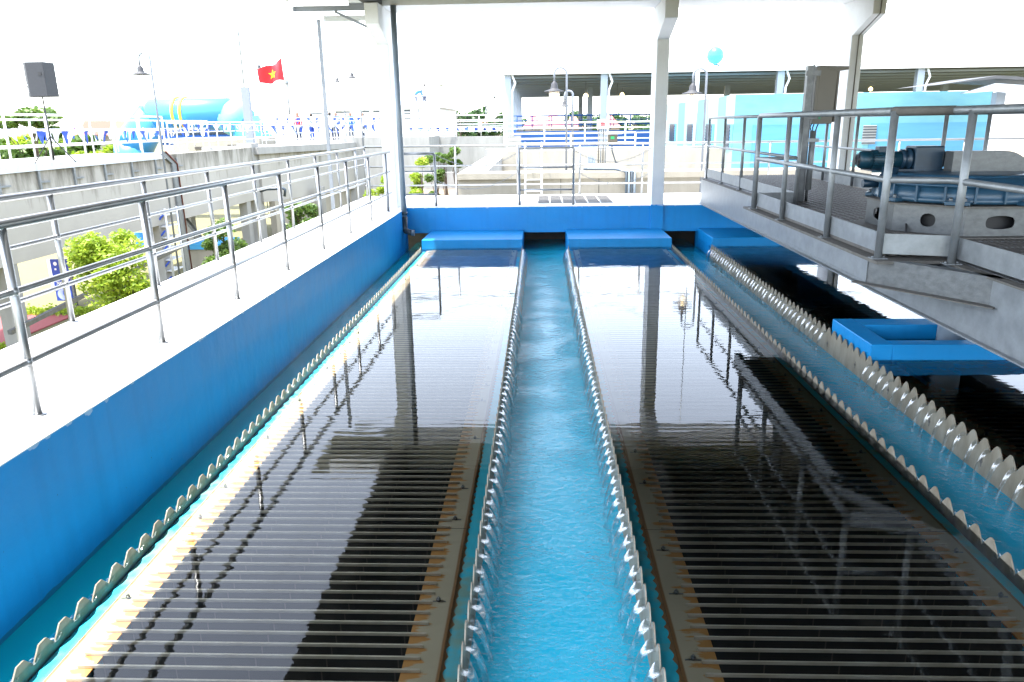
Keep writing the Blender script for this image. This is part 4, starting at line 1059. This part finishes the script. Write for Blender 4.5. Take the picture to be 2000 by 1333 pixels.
# people
def person(label, p, h, yaw, pose, shirt, trou):
    t = thing('person', p, label, 'person')
    V_ = []; E_ = []; R_ = []
    def v(x,y,z,r): V_.append(Vector((x,y,z))*h); R_.append(r*h); return len(V_)-1
    bend = 1.0 if pose == 'bend' else 0.
    pel = v(0,0,.52,.085)
    if bend: ch = v(0,.20,.62,.085); nk = v(0,.30,.66,.04); hd = v(0,.37,.68,.062); hd2 = v(0,.43,.68,.05)
    else: ch = v(0,0,.74,.088); nk = v(0,0,.83,.036); hd = v(0,.01,.91,.062); hd2 = v(0,.01,.96,.05)
    E_ += [(pel,ch),(ch,nk),(nk,hd),(hd,hd2)]
    for s_ in (-1,1):
        hp = v(s_*.055,0,.48,.06); kn = v(s_*.06,.03,.27,.042); an = v(s_*.065,-.01,.05,.028); ft = v(s_*.07,.09,.02,.024); E_ += [(pel,hp),(hp,kn),(kn,an),(an,ft)]
        if bend: sh = v(s_*.1,.25,.64,.04); el = v(s_*.12,.3,.48,.03); wr = v(s_*.1,.34,.34,.022)
        elif pose == 'arms': sh = v(s_*.105,0,.79,.042); el = v(s_*.14,.1,.68,.03); wr = v(s_*.06,.22,.72,.022)
        else: sh = v(s_*.105,0,.79,.042); el = v(s_*.14,-.01,.63,.03); wr = v(s_*.14,.05,.48,.022)
        E_ += [(ch,sh),(sh,el),(el,wr)]
    me = bpy.data.meshes.new('body'); me.from_pydata(V_, E_, []); o = bpy.data.objects.new('body', me); COL.objects.link(o)
    md = o.modifiers.new('skin', 'SKIN'); md2 = o.modifiers.new('sub', 'SUBSURF'); md2.levels = 1
    for i, sv in enumerate(me.skin_vertices[0].data): sv.radius = (R_[i], R_[i]); sv.use_root = (i == 0)
    dg = bpy.context.evaluated_depsgraph_get(); nm = bpy.data.meshes.new_from_object(o.evaluated_get(dg)); o.modifiers.clear(); o.data = nm
    for m_ in (trou, shirt, 'skin', 'hair'): nm.materials.append(M[m_])
    hc = V_[hd]
    for pl in nm.polygons:
        c_ = pl.center
        if (c_-hc).length < .1*h: pl.material_index = 3 if (c_.z > hc.z+.01*h or c_.y < hc.y-.02*h) else 2
        elif c_.z < .5*h and abs(c_.x) < .11*h and not (bend and c_.y > .2*h): pl.material_index = 0
        else: pl.material_index = 1
        pl.use_smooth = True
    o.parent = t; t.rotation_euler.z = yaw
    return t
for px, py, Y, yaw, sh, tr, lb in ((648,282,46,.3,'shirt_white','trouser','person in a white shirt standing just left of the two dark heads behind the railing'),
    (660,283,47,2.8,'bunt_blue','trouser','person in a blue shirt behind the railing right of the steel post'),
    (586,284,46,3.0,'flag_red','trouser','person in a red top behind the pennants left of the steel post'),
    (612,284,48,1.0,'shirt_white','bunt_blue','person in a white shirt and blue trousers left of the steel post'),
    (712,280,50,2.0,'shirt_white','trouser','person in white nearest the left column behind the railing'),
    (688,282,49,2.9,'shirt_blue','trouser','person in a bright blue shirt between the steel post and the left column')):
    p = at(px,py,Y); person(lb, (p.x,Y,.74), 1.68, yaw, 'stand', sh, tr)

# white buildings
def bx(label, px0, px1, ytop, Y, dep, zb, m, name='building', cat='building', wins=None, extra=None):
    a = at(px0,ytop,Y); b = at(px1,ytop,Y)
    t = thing(name, ((a.x+b.x)/2,Y+dep/2,zb), label, cat)
    MB().box(a.x,b.x,Y,Y+dep,zb,a.z).build('wall', M[m], t)
    MB().box(a.x-.25,b.x+.25,Y-.25,Y+dep+.25,a.z+.003,a.z+.2).build('roof', M[m], t)
    for (x0,x1,y0,y1) in (wins or []):
        p = at(x0,y0,Y); q = at(x1,y1,Y); f_ = MB().box(p.x,q.x,Y-.04,Y+.02,q.z,p.z).build('window', M['window_dark'], t)
        g_ = MB()
        for k_ in range(1,5): zz_ = q.z+(p.z-q.z)*k_/5; g_.box(p.x,q.x,Y-.07,Y-.042,zz_-.05,zz_+.05)
        g_.box(p.x-.05,p.x+.05,Y-.07,Y-.045,q.z,p.z); g_.box(q.x-.05,q.x+.05,Y-.07,Y-.045,q.z,p.z)
        g_.build('frame', M['white_paint'], f_)
    return t
bx('long low white building with grey windows between the steel post and the left column', 572,788,218,62,14,-3.5,'white_paint', wins=[(608,632,222,238),(655,686,219,236),(706,724,217,237),(728,744,217,237)])
tb = bx('white two storey block beside the drain pipe, people on its roof', 786,858,212,60,12,-3.5,'white_paint', wins=[(788,804,215,240),(816,822,214,250)])
bx('white upper block rising behind the roof people', 770,838,160,68,10,3,'white_paint')
for px, lb, ps, sh in ((812,'person in a blue shirt bending over on the roof of the white block','bend','shirt_blue'),(830,'person in white standing on the roof of the white block','arms','shirt_white')):
    p = at(px,200,62.5); person(lb, (p.x,62.5,at(812,209,60).z+.15), 1.7, -1.3 if ps=='bend' else 1.0, ps, sh, 'trouser')
rail_bg('thin white roof railing around the people on the white block', [(at(792,200,61).x,61),(at(857,200,61).x,61)], at(800,211,60).z, .9, 2, 1.5, .02)

# trees -----------------------------------------------------------------
def tree(label, base, h, cr, m, n, trunk_r=.07, leaf=.09, lobes=9, flat=.8, th=.45, name='tree', seed=0, group=None):
    rg = random.Random(seed); t = thing(name, base, label, 'tree', group); b = Vector(base)
    q = MB(); top = b+Vector((rg.uniform(-.1,.1)*h*.5, 0, h*.75)); mid = b+Vector((.03*h,0,h*.4))
    q.tube([b,b.lerp(mid,.5)+Vector((-.02*h,0,0)),mid,top], [trunk_r,trunk_r*.8,trunk_r*.65,trunk_r*.2], 8)
    cs = []
    for i in range(lobes):
        a = rg.uniform(0,2*pi); zz = rg.uniform(th,1.); k_ = cr*rg.uniform(.25,.72)*(1.1-abs(zz-.72)*1.3)
        c = b+Vector((cos(a)*k_, sin(a)*k_, h*zz*.93)); cs.append((c, cr*rg.uniform(.3,.52)))
        st_ = b.lerp(mid, rg.uniform(.7,1.)) ; q.tube([st_, st_.lerp(c,.5)+Vector((0,0,.05*h)), c], [trunk_r*.4,trunk_r*.22,trunk_r*.08], 5, False)
    q.build('trunk', M['bark'], t)
    f = MB(); 
    for i in range(n):
        c, r = cs[rg.randrange(len(cs))]
        d = Vector((rg.gauss(0,1),rg.gauss(0,1),rg.gauss(0,1))).normalized()*r*(rg.random()**.45); d.z *= flat
        p = c+d; u = Vector((rg.gauss(0,1),rg.gauss(0,1),rg.gauss(0,.6))).normalized(); w_ = u.cross(Vector((rg.gauss(0,1),rg.gauss(0,1),rg.gauss(0,1)))).normalized()
        s_ = leaf*rg.uniform(.6,1.3); f.quad(p-u*s_, p+w_*s_*.45, p+u*s_, p-w_*s_*.45)
    f.build('crown', M[m], t)
    return t
def tp(px, py, X=None, Y=None): return atx(px,py,X) if X is not None else at(px,py,Y)
p = at(225,560,14.5); tree('small bright lime green tree behind the nearest walkway posts', (p.x,14.5,-3.5), 3.22, .86, 'leaf_lime', 11000, .07, .05, 20, seed=1, th=.52)
p = at(428,480,19.5); tree('dark leaved small tree seen through the middle of the walkway railings', (p.x,19.5,-3.5), 3.2, .62, 'leaf_mid', 4200, .07, .06, 12, seed=2, th=.35)
p = at(592,430,26); tree('small green tree seen low through the railings left of the steel post', (p.x,26,-3.5), 2.75, .75, 'leaf_mid', 2600, .06, .07, 9, seed=3)
p = at(742,380,24); tree('narrow green tree partly hidden by the left column', (p.x,24,-3.0), 3.3, .5, 'leaf_lime', 2600, .05, .06, 9, seed=4, th=.3)
for i,(px,Y,zt_,h,r,m_,lb) in enumerate(((820,23,.62,1.9,.42,'leaf_lime','bushy lime tree just right of the drain pipe'),(848,26,.75,2.6,.42,'leaf_mid','green sapling between the lime tree and the clipped trees'),(868,25,.85,2.6,.26,'leaf_mid','left one of the clipped trees before the pale wall'),(888,25.3,1.05,2.8,.34,'leaf_mid','right one of the clipped trees before the pale wall'))):
    p = at(px,330,Y); tree(lb, (p.x,Y,zt_-h), h, r, m_, 2200, .05, .055, 7, seed=10+i, th=.72 if i > 1 else .4)
p = at(55,270,36); tree('broad layered green tree beyond the left railings, left of the loudspeaker pole', (p.x,36,-3.5), 6.6, 2.0, 'leaf_mid', 9000, .12, .17, 16, seed=20, flat=.4, th=.45)
rg = random.Random(5)
for i in range(11):
    px = -30+i*24; Y = 42+rg.uniform(0,8); p = at(px,280,Y); h = rg.uniform(4.2,5.2)
    tree('shrubby green tree in the row beyond the left railings', (p.x,Y,-3.5), h, 1.6, 'leaf_mid' if i % 2 else 'leaf_lime', 2600, .1, .24, 9, seed=30+i, th=.3, group='shrubby trees beyond the left railings')
for i in range(9):
    px = 862+i*16; Y = 95+rg.uniform(0,14); p = at(px,250,Y); h = rg.uniform(4.8,7.6) if i < 6 else rg.uniform(5,6)
    tree('distant grey green tree between the white block and the dark canopy', (p.x,Y,-3.5), h+.3, 2.1, 'leaf_deep', 900, .15, .34, 8, seed=50+i, th=.3, group='distant trees left of the canopy')
for i in range(26):
    px = 1000+i*40; Y = 120+rg.uniform(0,30); p = at(px,250,Y); h = rg.uniform(5.6,7.2)
    tree('distant green tree in the row seen under the canopy', (p.x,Y,-3.5), h, 3.6, 'leaf_deep', 700, .2, .5, 7, seed=80+i, th=.3, group='distant trees under the canopy')
# houses with red roofs far behind
def house(label, px0, px1, yroof, Y, m='red_roof'):
    a = at(px0,yroof,Y); b = at(px1,yroof,Y); t = thing('house', ((a.x+b.x)/2,Y,-3.5), label, 'house')
    ze = a.z-1.6
    MB().box(a.x+.3,b.x-.3,Y,Y+9,-3.5,ze).build('wall', M['concrete_beige'], t)
    mx_ = (a.x+b.x)/2; MB().prism([(a.x,Y-.3,ze),(b.x,Y-.3,ze),(mx_+(b.x-a.x)*.12,Y+3,a.z),(mx_-(b.x-a.x)*.12,Y+3,a.z)], (0,6,0)).build('roof', M[m], t)
for args in ((105,150,232,75,'house with a pink roof beyond the left railings'),(160,215,234,80,'second pink roofed house left of the inflatable arch'),(928,975,231,118,'red roofed house beside the distant trees'),(1020,1062,226,105,'pink roofed house seen under the canopy at its left'),(1050,1112,224,98,'orange roofed house behind the gate frame lamp'),(1105,1140,228,112,'orange roofed house right of the gate frame lamp'),(1172,1215,226,104,'red roofed house under the middle of the canopy')):
    house(args[4], args[0], args[1], args[2], args[3])

# far canopy --------------------------------------------------------------
Yc = 50
a = at(983,160,Yc); e = 4.49
CX0, CX1 = a.x, 80
t = thing('far_canopy', (CX0+15,50,-.5), 'wide low steel canopy with a dark underside across the background', 'canopy')
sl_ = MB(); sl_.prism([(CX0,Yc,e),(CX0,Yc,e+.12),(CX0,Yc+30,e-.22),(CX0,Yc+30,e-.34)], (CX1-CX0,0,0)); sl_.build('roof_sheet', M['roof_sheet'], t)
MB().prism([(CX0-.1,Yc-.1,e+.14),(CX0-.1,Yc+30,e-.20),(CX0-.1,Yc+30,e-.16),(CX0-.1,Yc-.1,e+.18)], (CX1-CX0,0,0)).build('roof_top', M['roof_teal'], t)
MB().box(CX0-.1,CX1,Yc-.25,Yc-.02,e-.02,e+.28).build('gutter', M['white_paint'], t)
for k_ in range(10):
    yy = Yc+1.5+k_*3; MB().box(CX0,CX1,yy,yy+.1,e-.17-k_*.034,e-.03-k_*.034).build('purlin', M['col_steel'], t)
for xk in (CX0+.05, CX0+6.1, CX0+17, CX0+25.5, CX0+34):
    for k_, yy in enumerate((Yc+.1,Yc+7,Yc+14,Yc+21,Yc+29)):
        if xk > CX0+1 and k_ in (1,3): continue
        MB().box(xk,xk+.42,yy,yy+.42,-.6,e-.02-k_*.08).build('column', M['col_steel'], t)
        if k_ == 0: MB().tube([(xk+.5,yy-.1,e),(xk+.7,yy-.1,e-.5),(xk+.5,yy-.1,e-1.0),(xk+.5,yy-.1,-.4)], .07, 8).build('downpipe', M['rail_white'], t)
for i_, (px, py) in enumerate(((1144,192),(1205,200),(1300,195),(1215,189),(1700,178),(1345,186))):
    p = at(px,py,55+i_*3); tt = thing('hanging_lamp', p, ('lit lamp hanging under the canopy left of the blue footed column','dim lamp under the canopy close to the blue footed column','lit lamp under the canopy just right of the blue footed column','small lamp deep under the canopy','lamp under the canopy above the turquoise building','lamp under the canopy near the turquoise corner')[i_], 'lamp')
    MB().lathe((p.x,p.y,p.z), [(.04,0),(.15,.07),(.16,.19),(.06,.3)], 12).build('bulb', M['bulb'], tt); MB().tube([(p.x,p.y,p.z+.22),(p.x,p.y,e+.1)], .02, 5).build('cord', M['dark_steel'], tt)
# blue basins under canopy
a = at(995,262,Yc+1); b = at(1290,262,Yc+1)
t = thing('blue_basin', (3,Yc+2,-.6), 'bright blue concrete basin wall under the far canopy', 'basin')
MB().box(a.x,b.x+1,Yc+1.2,Yc+1.6,-.6,1.05).build('wall', M['bg_blue'], t)
MB().box(a.x,a.x+.4,Yc+1.6,Yc+25,-.6,1.15).build('side_wall', M['bg_blue'], t)
rail_bg('blue pipe railing on the blue basin under the far canopy', [(a.x+.1,Yc+3.5),(b.x+1,Yc+3.5)], 1.1, .95, 3, 1.3, .03, 'bg_blue')
rail_bg('second blue railing deeper under the far canopy', [(a.x+.1,Yc+14),(b.x+6,Yc+14)], 1.1, 1.0, 3, 1.3, .035, 'bg_blue')
# white railings in front of it
def R2(label, px0, px1, py, Y, n, step, h): 
    a = at(px0,py,Y); b = at(px1,py,Y); return rail_bg(label, [(a.x,Y),(b.x,Y)], a.z, h, n, step, .026)
R2('white railing before the blue basin wall', 985,1300,284,30,4,1.5,.80)
R2('nearer white railing with wide bars left of the lamp', 990,1240,300,26,4,1.6,.62)
R2('long white railing left of the far canopy', 790,990,268,42,3,1.2,.75)
rail_bg('white railing on the pale wall behind the clipped trees', [(at(790,262,46).x,46),(at(985,262,46).x,46)], at(800,262,46).z, 1.0, 4, 1.3, .03)
bunting('faint blue and white pennants on the railing left of the canopy', [at(800,250,45.8), at(980,249,45.8)], 30, .3, .3)
# pale walls between
t = thing('concrete_channel', (-3,40,-3.5), 'pale concrete wall behind the clipped trees', 'wall')
p = at(780,268,40); q_ = at(838,268,40); r_ = at(1000,266,44)
MB().box(p.x-3,q_.x,40,40.4,-3.5,p.z).build('wall', M['concrete'], t); MB().box(q_.x,r_.x+.5,44,44.4,-3.5,r_.z).build('wall', M['concrete'], t)
MB().box(q_.x-.3,q_.x,40.4,44.4,-3.5,p.z-.01).build('side_wall', M['concrete'], t)
t = thing('concrete_wall', (-5,30,-3.5), 'low grey concrete wall with slots behind the lime tree', 'wall')
p = at(786,335,29); q_ = at(905,300,29); MB().box(p.x,q_.x-.3,29,29.3,-3.5,at(820,338,29).z).build('wall', M['concrete'], t)
struct('planting_bed', MB().box(at(780,380,24).x,at(893,380,24).x,19,29,-3.5,-.78), M['soil'])
# concrete chamber beyond the far walkway
t = thing('valve_chamber', (2,24,-3.5), 'beige concrete chamber with an open top beyond the far walkway', 'chamber')
CXa, CXb = at(893,330,21).x, at(1700,330,21).x
zt = .27
MB().box(CXa,CXb,21,21.3,-3.5,zt-.16).build('front_wall', M['concrete_beige'], t)
MB().box(CXa,CXb,20.9,21.9,zt-.16,zt).build('front_slab', M['concrete_beige'], t)
MB().box(CXa,CXa+.75,21.9,32,-1,zt).build('side_slab', M['concrete'], t)
MB().box(CXa+.75,CXb,30.5,31,-1,zt+.25).build('back_wall', M['concrete_beige'], t)
MB().box(CXa,CXb,32,33,-1,.55).build('rear_slab', M['concrete'], t)
MB().box(CXa+.75,CXb,21.9,30.5,-1.2,-1.0).build('floor', M['concrete_beige'], t)
for x_ in (at(1095,340,20.9).x, at(1170,340,20.9).x): MB().box(x_,x_+.015,20.992,20.999,-3.5,zt-.17).build('joint', M['concrete_dark'], t)
# steel ladder against it
t = thing('ladder', (at(1045,360,20.8).x,20.8,-2), 'white steel ladder against the beige chamber, seen through the gate frame', 'ladder')
xl, xr = at(1026,360,20.8).x, at(1058,360,20.8).x
for x_ in (xl,xr): MB().tube([(x_,20.75,-2.5),(x_,20.75,.95),(x_,21.1,1.05),(x_,21.4,.9)], .025, 8).build('side_rail', M['rail_white'], t)
for k_ in range(9): MB().tube([(xl,20.75,-2+k_*.3),(xr,20.75,-2+k_*.3)], .016, 6).build('rung', M['rail_white'], t)
# conduits, panels
t = thing('electrical_box', (at(1190,250,24).x,24,.3), 'white control panel box with red lettering on thin conduits, right of the canopy columns', 'electrical box')
a = at(1167,234,24); b = at(1187,252,24)
MB().box(a.x,b.x,24,24.2,b.z,a.z).build('box', M['white_paint'], t, bevel=.01)
for k_, (x0_,x1_) in enumerate(((1172,1181),(1173,1182),(1173,1183),)):
    p_ = at(x0_,237.5+k_*3.2,23.99); r_ = at(x1_,239.5+k_*3.2,23.99)
    MB().box(p_.x,r_.x,23.985,23.998,r_.z,p_.z).build('lettering', M['flag_red'] if k_ else M['dark_steel'], t)
for k_ in range(4):
    p_ = at(1170+k_*4.5,260,24); MB().tube([(p_.x,24.1,.27),(p_.x,24.1,b.z+.02)], .022, 6).build('conduit', M['galv'] if k_ % 2 else M['cab_beige'], t)
t = thing('switch_box', (at(1198,268,23).x,23,.3), 'small dark switch box with a green sticker under a pale lid', 'switch box')
a = at(1188,263,23); b = at(1206,280,23)
MB().box(a.x,b.x,23,23.2,b.z,a.z).build('box', mat('box_brown', (.1,.085,.06), .5), t); MB().box(a.x-.08,b.x+.12,22.9,23.3,a.z+.01,a.z+.06).build('lid', M['white_paint'], t)
p_ = at(1193,267,22.98); r_ = at(1200,272,22.98); MB().box(p_.x,r_.x,22.98,22.998,r_.z,p_.z).build('sticker', mat('sticker_bright', (.02,.4,.12), .5), t)
MB().tube([(a.x+.12,23.1,b.z),(a.x+.13,23.1,.75),(a.x+.25,23.1,.4),(a.x+.6,23.1,.34),(a.x+1.4,23.1,.36)], .022, 6).build('cable', M['pvc_dark'], t)
t = thing('cable_bundle', (at(1228,350,20.8).x,20.8,-2), 'bundle of dark cables dropping down the front of the beige chamber', 'cables')
for k_ in range(4):
    x_ = at(1224+k_*5.5,330,20.8).x; MB().tube([(x_-1.1-.05*k_,21.6,zt+.04),(x_-.25,21.2,zt+.05),(x_,20.86,zt+.0),(x_,20.8,-.2),(x_,20.8,-2.5)], .032, 8).build('cable', M['pvc_dark'] if k_ in (0,2) else M['pipe_grey'], t)
MB().box(at(1150,320,22).x,at(1215,320,22).x,21.9,22.6,zt,zt+.12).build('tray', M['white_paint'], t)
for k_ in range(5):
    x_ = at(1148+k_*3,318,22.2).x; MB().tube([(x_,22.2,zt+.45),(x_+.02,22.2,zt+.2),(x_+.15,22.1,zt+.06),(x_+.5,22.0,zt+.14)], .022, 6).build('cable', M['pipe_grey'], t)
# turquoise building
BY = 29.5; bc = at(1437,185,BY); zr = bc.z; zb = -.35; bxr = at(1940,180,BY).x
t = thing('turquoise_building', (12,35,zb), 'turquoise painted low building with pale stripes and louvred windows behind the bridge', 'building')
MB().box(bc.x,bxr,BY,48,zb,zr).build('wall', M['turq_side'], t)
MB().box(bc.x-.003,bc.x,BY,48,zb,zr+.001).build('side_paint', M['turq_pale'], t)
for y0_, y1_ in ((30.9,32.2),(35.0,36.5),(39.6,41.3),(45.2,47.0)):
    MB().box(bc.x-.012,bc.x-.004,y0_,y1_,zb,zr).build('stripe', M['turq_stripe'], t)
for y0_, y1_ in ((30.0,30.8),(33.2,34.3),(37.3,38.6),(42.3,43.8)):
    f_ = MB().box(bc.x-.03,bc.x-.012,y0_-.5,y1_,.52,1.42).build('window', M['panel_blue'], t); g_ = MB()
    for k_ in range(7): g_.box(bc.x-.06,bc.x-.035,y0_-.1,y1_,.56+k_*.12,.61+k_*.12)
    g_.box(bc.x-.034,bc.x-.031,y0_-.1,y1_,.52,1.42)
    g_.build('louvre', M['window_dark'], f_)
for (x0_,x1_) in ((1470,1645),(1700,1945)):
    p = at(x0_,250,BY); q_ = at(min(x1_,1936),250,BY); MB().box(p.x,q_.x,BY-.02,BY-.002,zb+.02,at(1600,243,BY).z).build('blue_panel', M['panel_blue'], t)
for x0_ in (1634,1686):
    p = at(x0_,245,BY); q_ = at(x0_+22,282,BY); f_ = MB().box(p.x,q_.x,BY-.03,BY-.021,q_.z,p.z).build('window', M['pave_grey'], t); g_ = MB()
    for k_ in range(7): zz_ = q_.z+(p.z-q_.z)*(k_+.5)/7; g_.box(p.x,q_.x,BY-.06,BY-.032,zz_-.03,zz_+.015)
    g_.build('louvre', M['window_dark'], f_)
struct('pavement', MB().box(CXb-9,40,17.5,34,-.45,-.40), M['concrete'], 'pale concrete yard before the turquoise building')
# right: white railing, second canopy frame, yellow block
R2('white railing beyond the right end of the turquoise building', 1925,2060,272,38,4,1.5,.9)
t = thing('orange_block', (at(1980,322,22).x,22,0), 'orange painted block at the far right behind the bridge', 'block')
p = at(1962,318,22); q_ = at(2030,330,22); MB().box(p.x,q_.x,22,22.5,q_.z-.6,p.z).build('block', M['yellow'], t, bevel=.02)
MB().box(p.x,q_.x+.5,22.6,23,-1,p.z+1.3).build('white_wall', M['white_wall'], t)
t = thing('truss_beam', (at(1950,180,26).x,26,2.2), 'white tapered steel beam of the near canopy at the upper right', 'beam')
z0_ = at(1900,186,26).z; P_ = [at(1880,183,26), at(1945,163,26), at(2080,172,26), at(2080,195,26), at(1945,178,26)]
MB().prism([(p_.x,26,p_.z) for p_ in P_], (0,.25,0)).build('beam', M['steel_pale'], t)
MB().prism([(p_.x,25.9,p_.z+.06) for p_ in (at(1830,170,26),at(1945,158,26),at(2080,166,26),at(2080,160,26),at(1945,152,26))], (0,3,0)).build('cover_sheet', M['soffit'], t)
p = at(1945,200,27); MB().box(p.x,p.x+.3,27,27.3,-.4,at(1945,180,27).z).build('post', M['col_steel'], t)
# balloon
p = at(1397,109,60); t = thing('balloon', p, 'glossy blue balloon floating in the sky above the canopy', 'balloon')
m = MB(); m.lathe(p, [(.02,-.62)]+[(.62*sin(a), -.62*cos(a)) for a in [pi*k_/16 for k_ in range(1,16)]]+[(.02,.62)], 28); m.build('envelope', M['balloon'], t)
q = MB(); q.grid(lambda u, v: (p.x-.55+u*.95, p.y, p.z-.98+.14*sin(u*6-2)+u*.35+(v-.5)*.12), 12, 2); q.build('streamer', M['bunt_blue'], t)
MB().tube([(p.x,p.y,p.z-.6),(p.x,p.y,p.z-1.0)], .01, 4).build('string', M['bunt_white'], t)

# banner sign on the grass, lower left
p0_, p1_ = at(97,507,21.6), at(131,505,21.6); zb_, zt_ = at(113,588,21.6).z, at(113,507,21.6).z
t = thing('banner_sign', ((p0_.x+p1_.x)/2,21.6,-3.5), 'standing dark blue banner sign with white lettering on the grass', 'sign')
MB().box(p0_.x,p1_.x,21.6,21.66,zb_,zt_).build('panel', mat('banner_blue', (.012,.045,.3), .6), t)
MB().box(p1_.x-.005,p1_.x+.05,21.58,21.68,-3.5,zt_).build('frame', M['dark_steel'], t)
MB().box(p0_.x-.1,p0_.x-.004,21.6,21.66,zb_+.4,zt_).build('frame', M['white_paint'], t)
def text(body, size, loc, par, m, name='lettering'):
    cu = bpy.data.curves.new(name, 'FONT'); cu.body = body; cu.size = size; cu.extrude = .004; cu.offset = size*.02
    o = bpy.data.objects.new(name, cu); COL.objects.link(o); dg = bpy.context.evaluated_depsgraph_get(); dg.update()
    me = bpy.data.meshes.new_from_object(o.evaluated_get(dg)); bpy.data.objects.remove(o)
    o = bpy.data.objects.new(name, me); COL.objects.link(o); me.materials.clear(); me.materials.append(m)
    o.parent = par; o.matrix_parent_inverse = Matrix.Translation(-Vector(par.location)); o.location = loc; o.rotation_euler = (pi/2,0,0)
    return o
wd_ = p1_.x-p0_.x; H_ = zt_-zb_
text('DUO', wd_*.36, (p0_.x+.08,21.59,zb_+H_*.52), t, M['white_paint'])
text('300.00', wd_*.22, (p0_.x+.08,21.59,zb_+H_*.40), t, M['white_paint'])
MB().lathe((p0_.x+.14,21.6,zt_-.13), [(.055,-.01),(.055,0)], 20, 'y').build('emblem', M['bunt_white'], t)
MB().box(p0_.x+.28,p0_.x+.42,21.59,21.6,zt_-.15,zt_-.12).build('lettering', M['white_paint'], t)
MB().box(p0_.x+.1,p0_.x+.15,21.59,21.6,zt_-.32,zt_-.27).build('lettering', M['white_paint'], t)
m = MB(); m.lathe((p0_.x+wd_*.42,21.6,zb_+.2), [(.17,-.004),(.17,0)], 28, 'y'); m.build('pale_disc', mat('disc_lilac', (.35,.4,.8), .6), t)
m = MB(); m.lathe((p0_.x+wd_*.68,21.6,zb_+.24), [(.14,-.01),(.14,0)], 28, 'y'); m.build('blue_disc', mat('disc_blue', (.05,.12,.6), .6), t)
# blue sign behind the lime tree and coloured things further along
p0_, p1_ = at(262,455,27), at(282,480,27)
t = thing('blue_board', (p0_.x,27,-3.5), 'plain bright blue board behind the lime green tree', 'sign')
MB().box(p0_.x,p1_.x,27,27.06,p1_.z,p0_.z).build('panel', mat('board_blue', (.02,.25,.7), .5), t); MB().box(p0_.x+.1,p0_.x+.16,27.06,27.1,-3.5,p0_.z-.1).build('post', M['dark_steel'], t)
t = thing('stair_frame', (at(322,480,24).x,24,-3.5), 'white scaffold stair frame with blue ribbons behind the railing post', 'stair')
xa, xb = at(305,480,24).x, at(331,480,24).x
for k_ in range(2):
    for x_ in (xa,xb): MB().tube([(x_,24+k_*.8,-3.5),(x_,24+k_*.8,-.9)], .035, 6).build('upright', M['rail_white'], t)
for k_ in range(7): MB().box(xa,xb,24,24.8,-3.3+k_*.36,-3.27+k_*.36).build('tread', M['rail_white'], t)
for k_ in range(5): MB().tube([(xa+.1,23.95,-3.4+k_*.5),(xb-.05,23.95,-3.1+k_*.5)], .03, 6).build('ribbon', M['bunt_blue'], t)
# low planting strip by the red path
t = tag(MB().grid(lambda u, v: (0,0,0), 1, 1).build('placeholder', None), 'x', 'x'); bpy.data.objects.remove(t)
f = MB(); rg = random.Random(9)
for i in range(5200):
    x = rg.uniform(-17.6,-12.8); y = 16.85+rg.gauss(0,.16) if i % 2 else 20.6+rg.gauss(0,.2); p = Vector((x,y,-3.5+abs(rg.gauss(0,.07))+.02))
    u = Vector((rg.gauss(0,1),rg.gauss(0,1),rg.gauss(0,1))).normalized()*.05; w_ = u.cross(Vector((rg.gauss(0,1),1,0))).normalized()*.025
    f.quad(p-u,p+w_,p+u,p-w_)
o = f.build('ground_cover', M['leaf_lime']); o['kind'] = 'stuff'; o['label'] = 'low leafy strips edging the red path'
# block with a blue cover seen between railings at middle left
t = thing('pump_box', (at(400,485,27).x,27,-3.5), 'low beige box with a bright blue lid seen below the dark leaved tree', 'box')
p0_, p1_ = at(363,480,27), at(430,478,27)
MB().box(p0_.x,p1_.x,27,28.5,-3.5,at(380,488,27).z).build('box', M['concrete_beige'], t); MB().box(p0_.x-.1,p1_.x+.1,26.9,28.6,at(380,487,27).z,at(380,476,27).z).build('lid', mat('lid_blue', (.03,.3,.6), .5), t)
t = thing('diagonal_brace', (at(380,450,29).x,29,-3.5), 'dark slanting steel brace under the concrete channel', 'brace')
MB().bar(at(362,428,29), at(396,470,29), .22, .1).build('brace', M['dark_steel'], t)
t = thing('wall_pipe', (at(540,372,31).x,31,-1), 'short black pipe fixed to the pale wall seen through the railings', 'pipe')
MB().tube([at(508,374,31),at(520,370,31),at(552,368,31),at(557,371,31),at(556,384,31)], .06, 8).build('pipe', M['pvc_dark'], t)
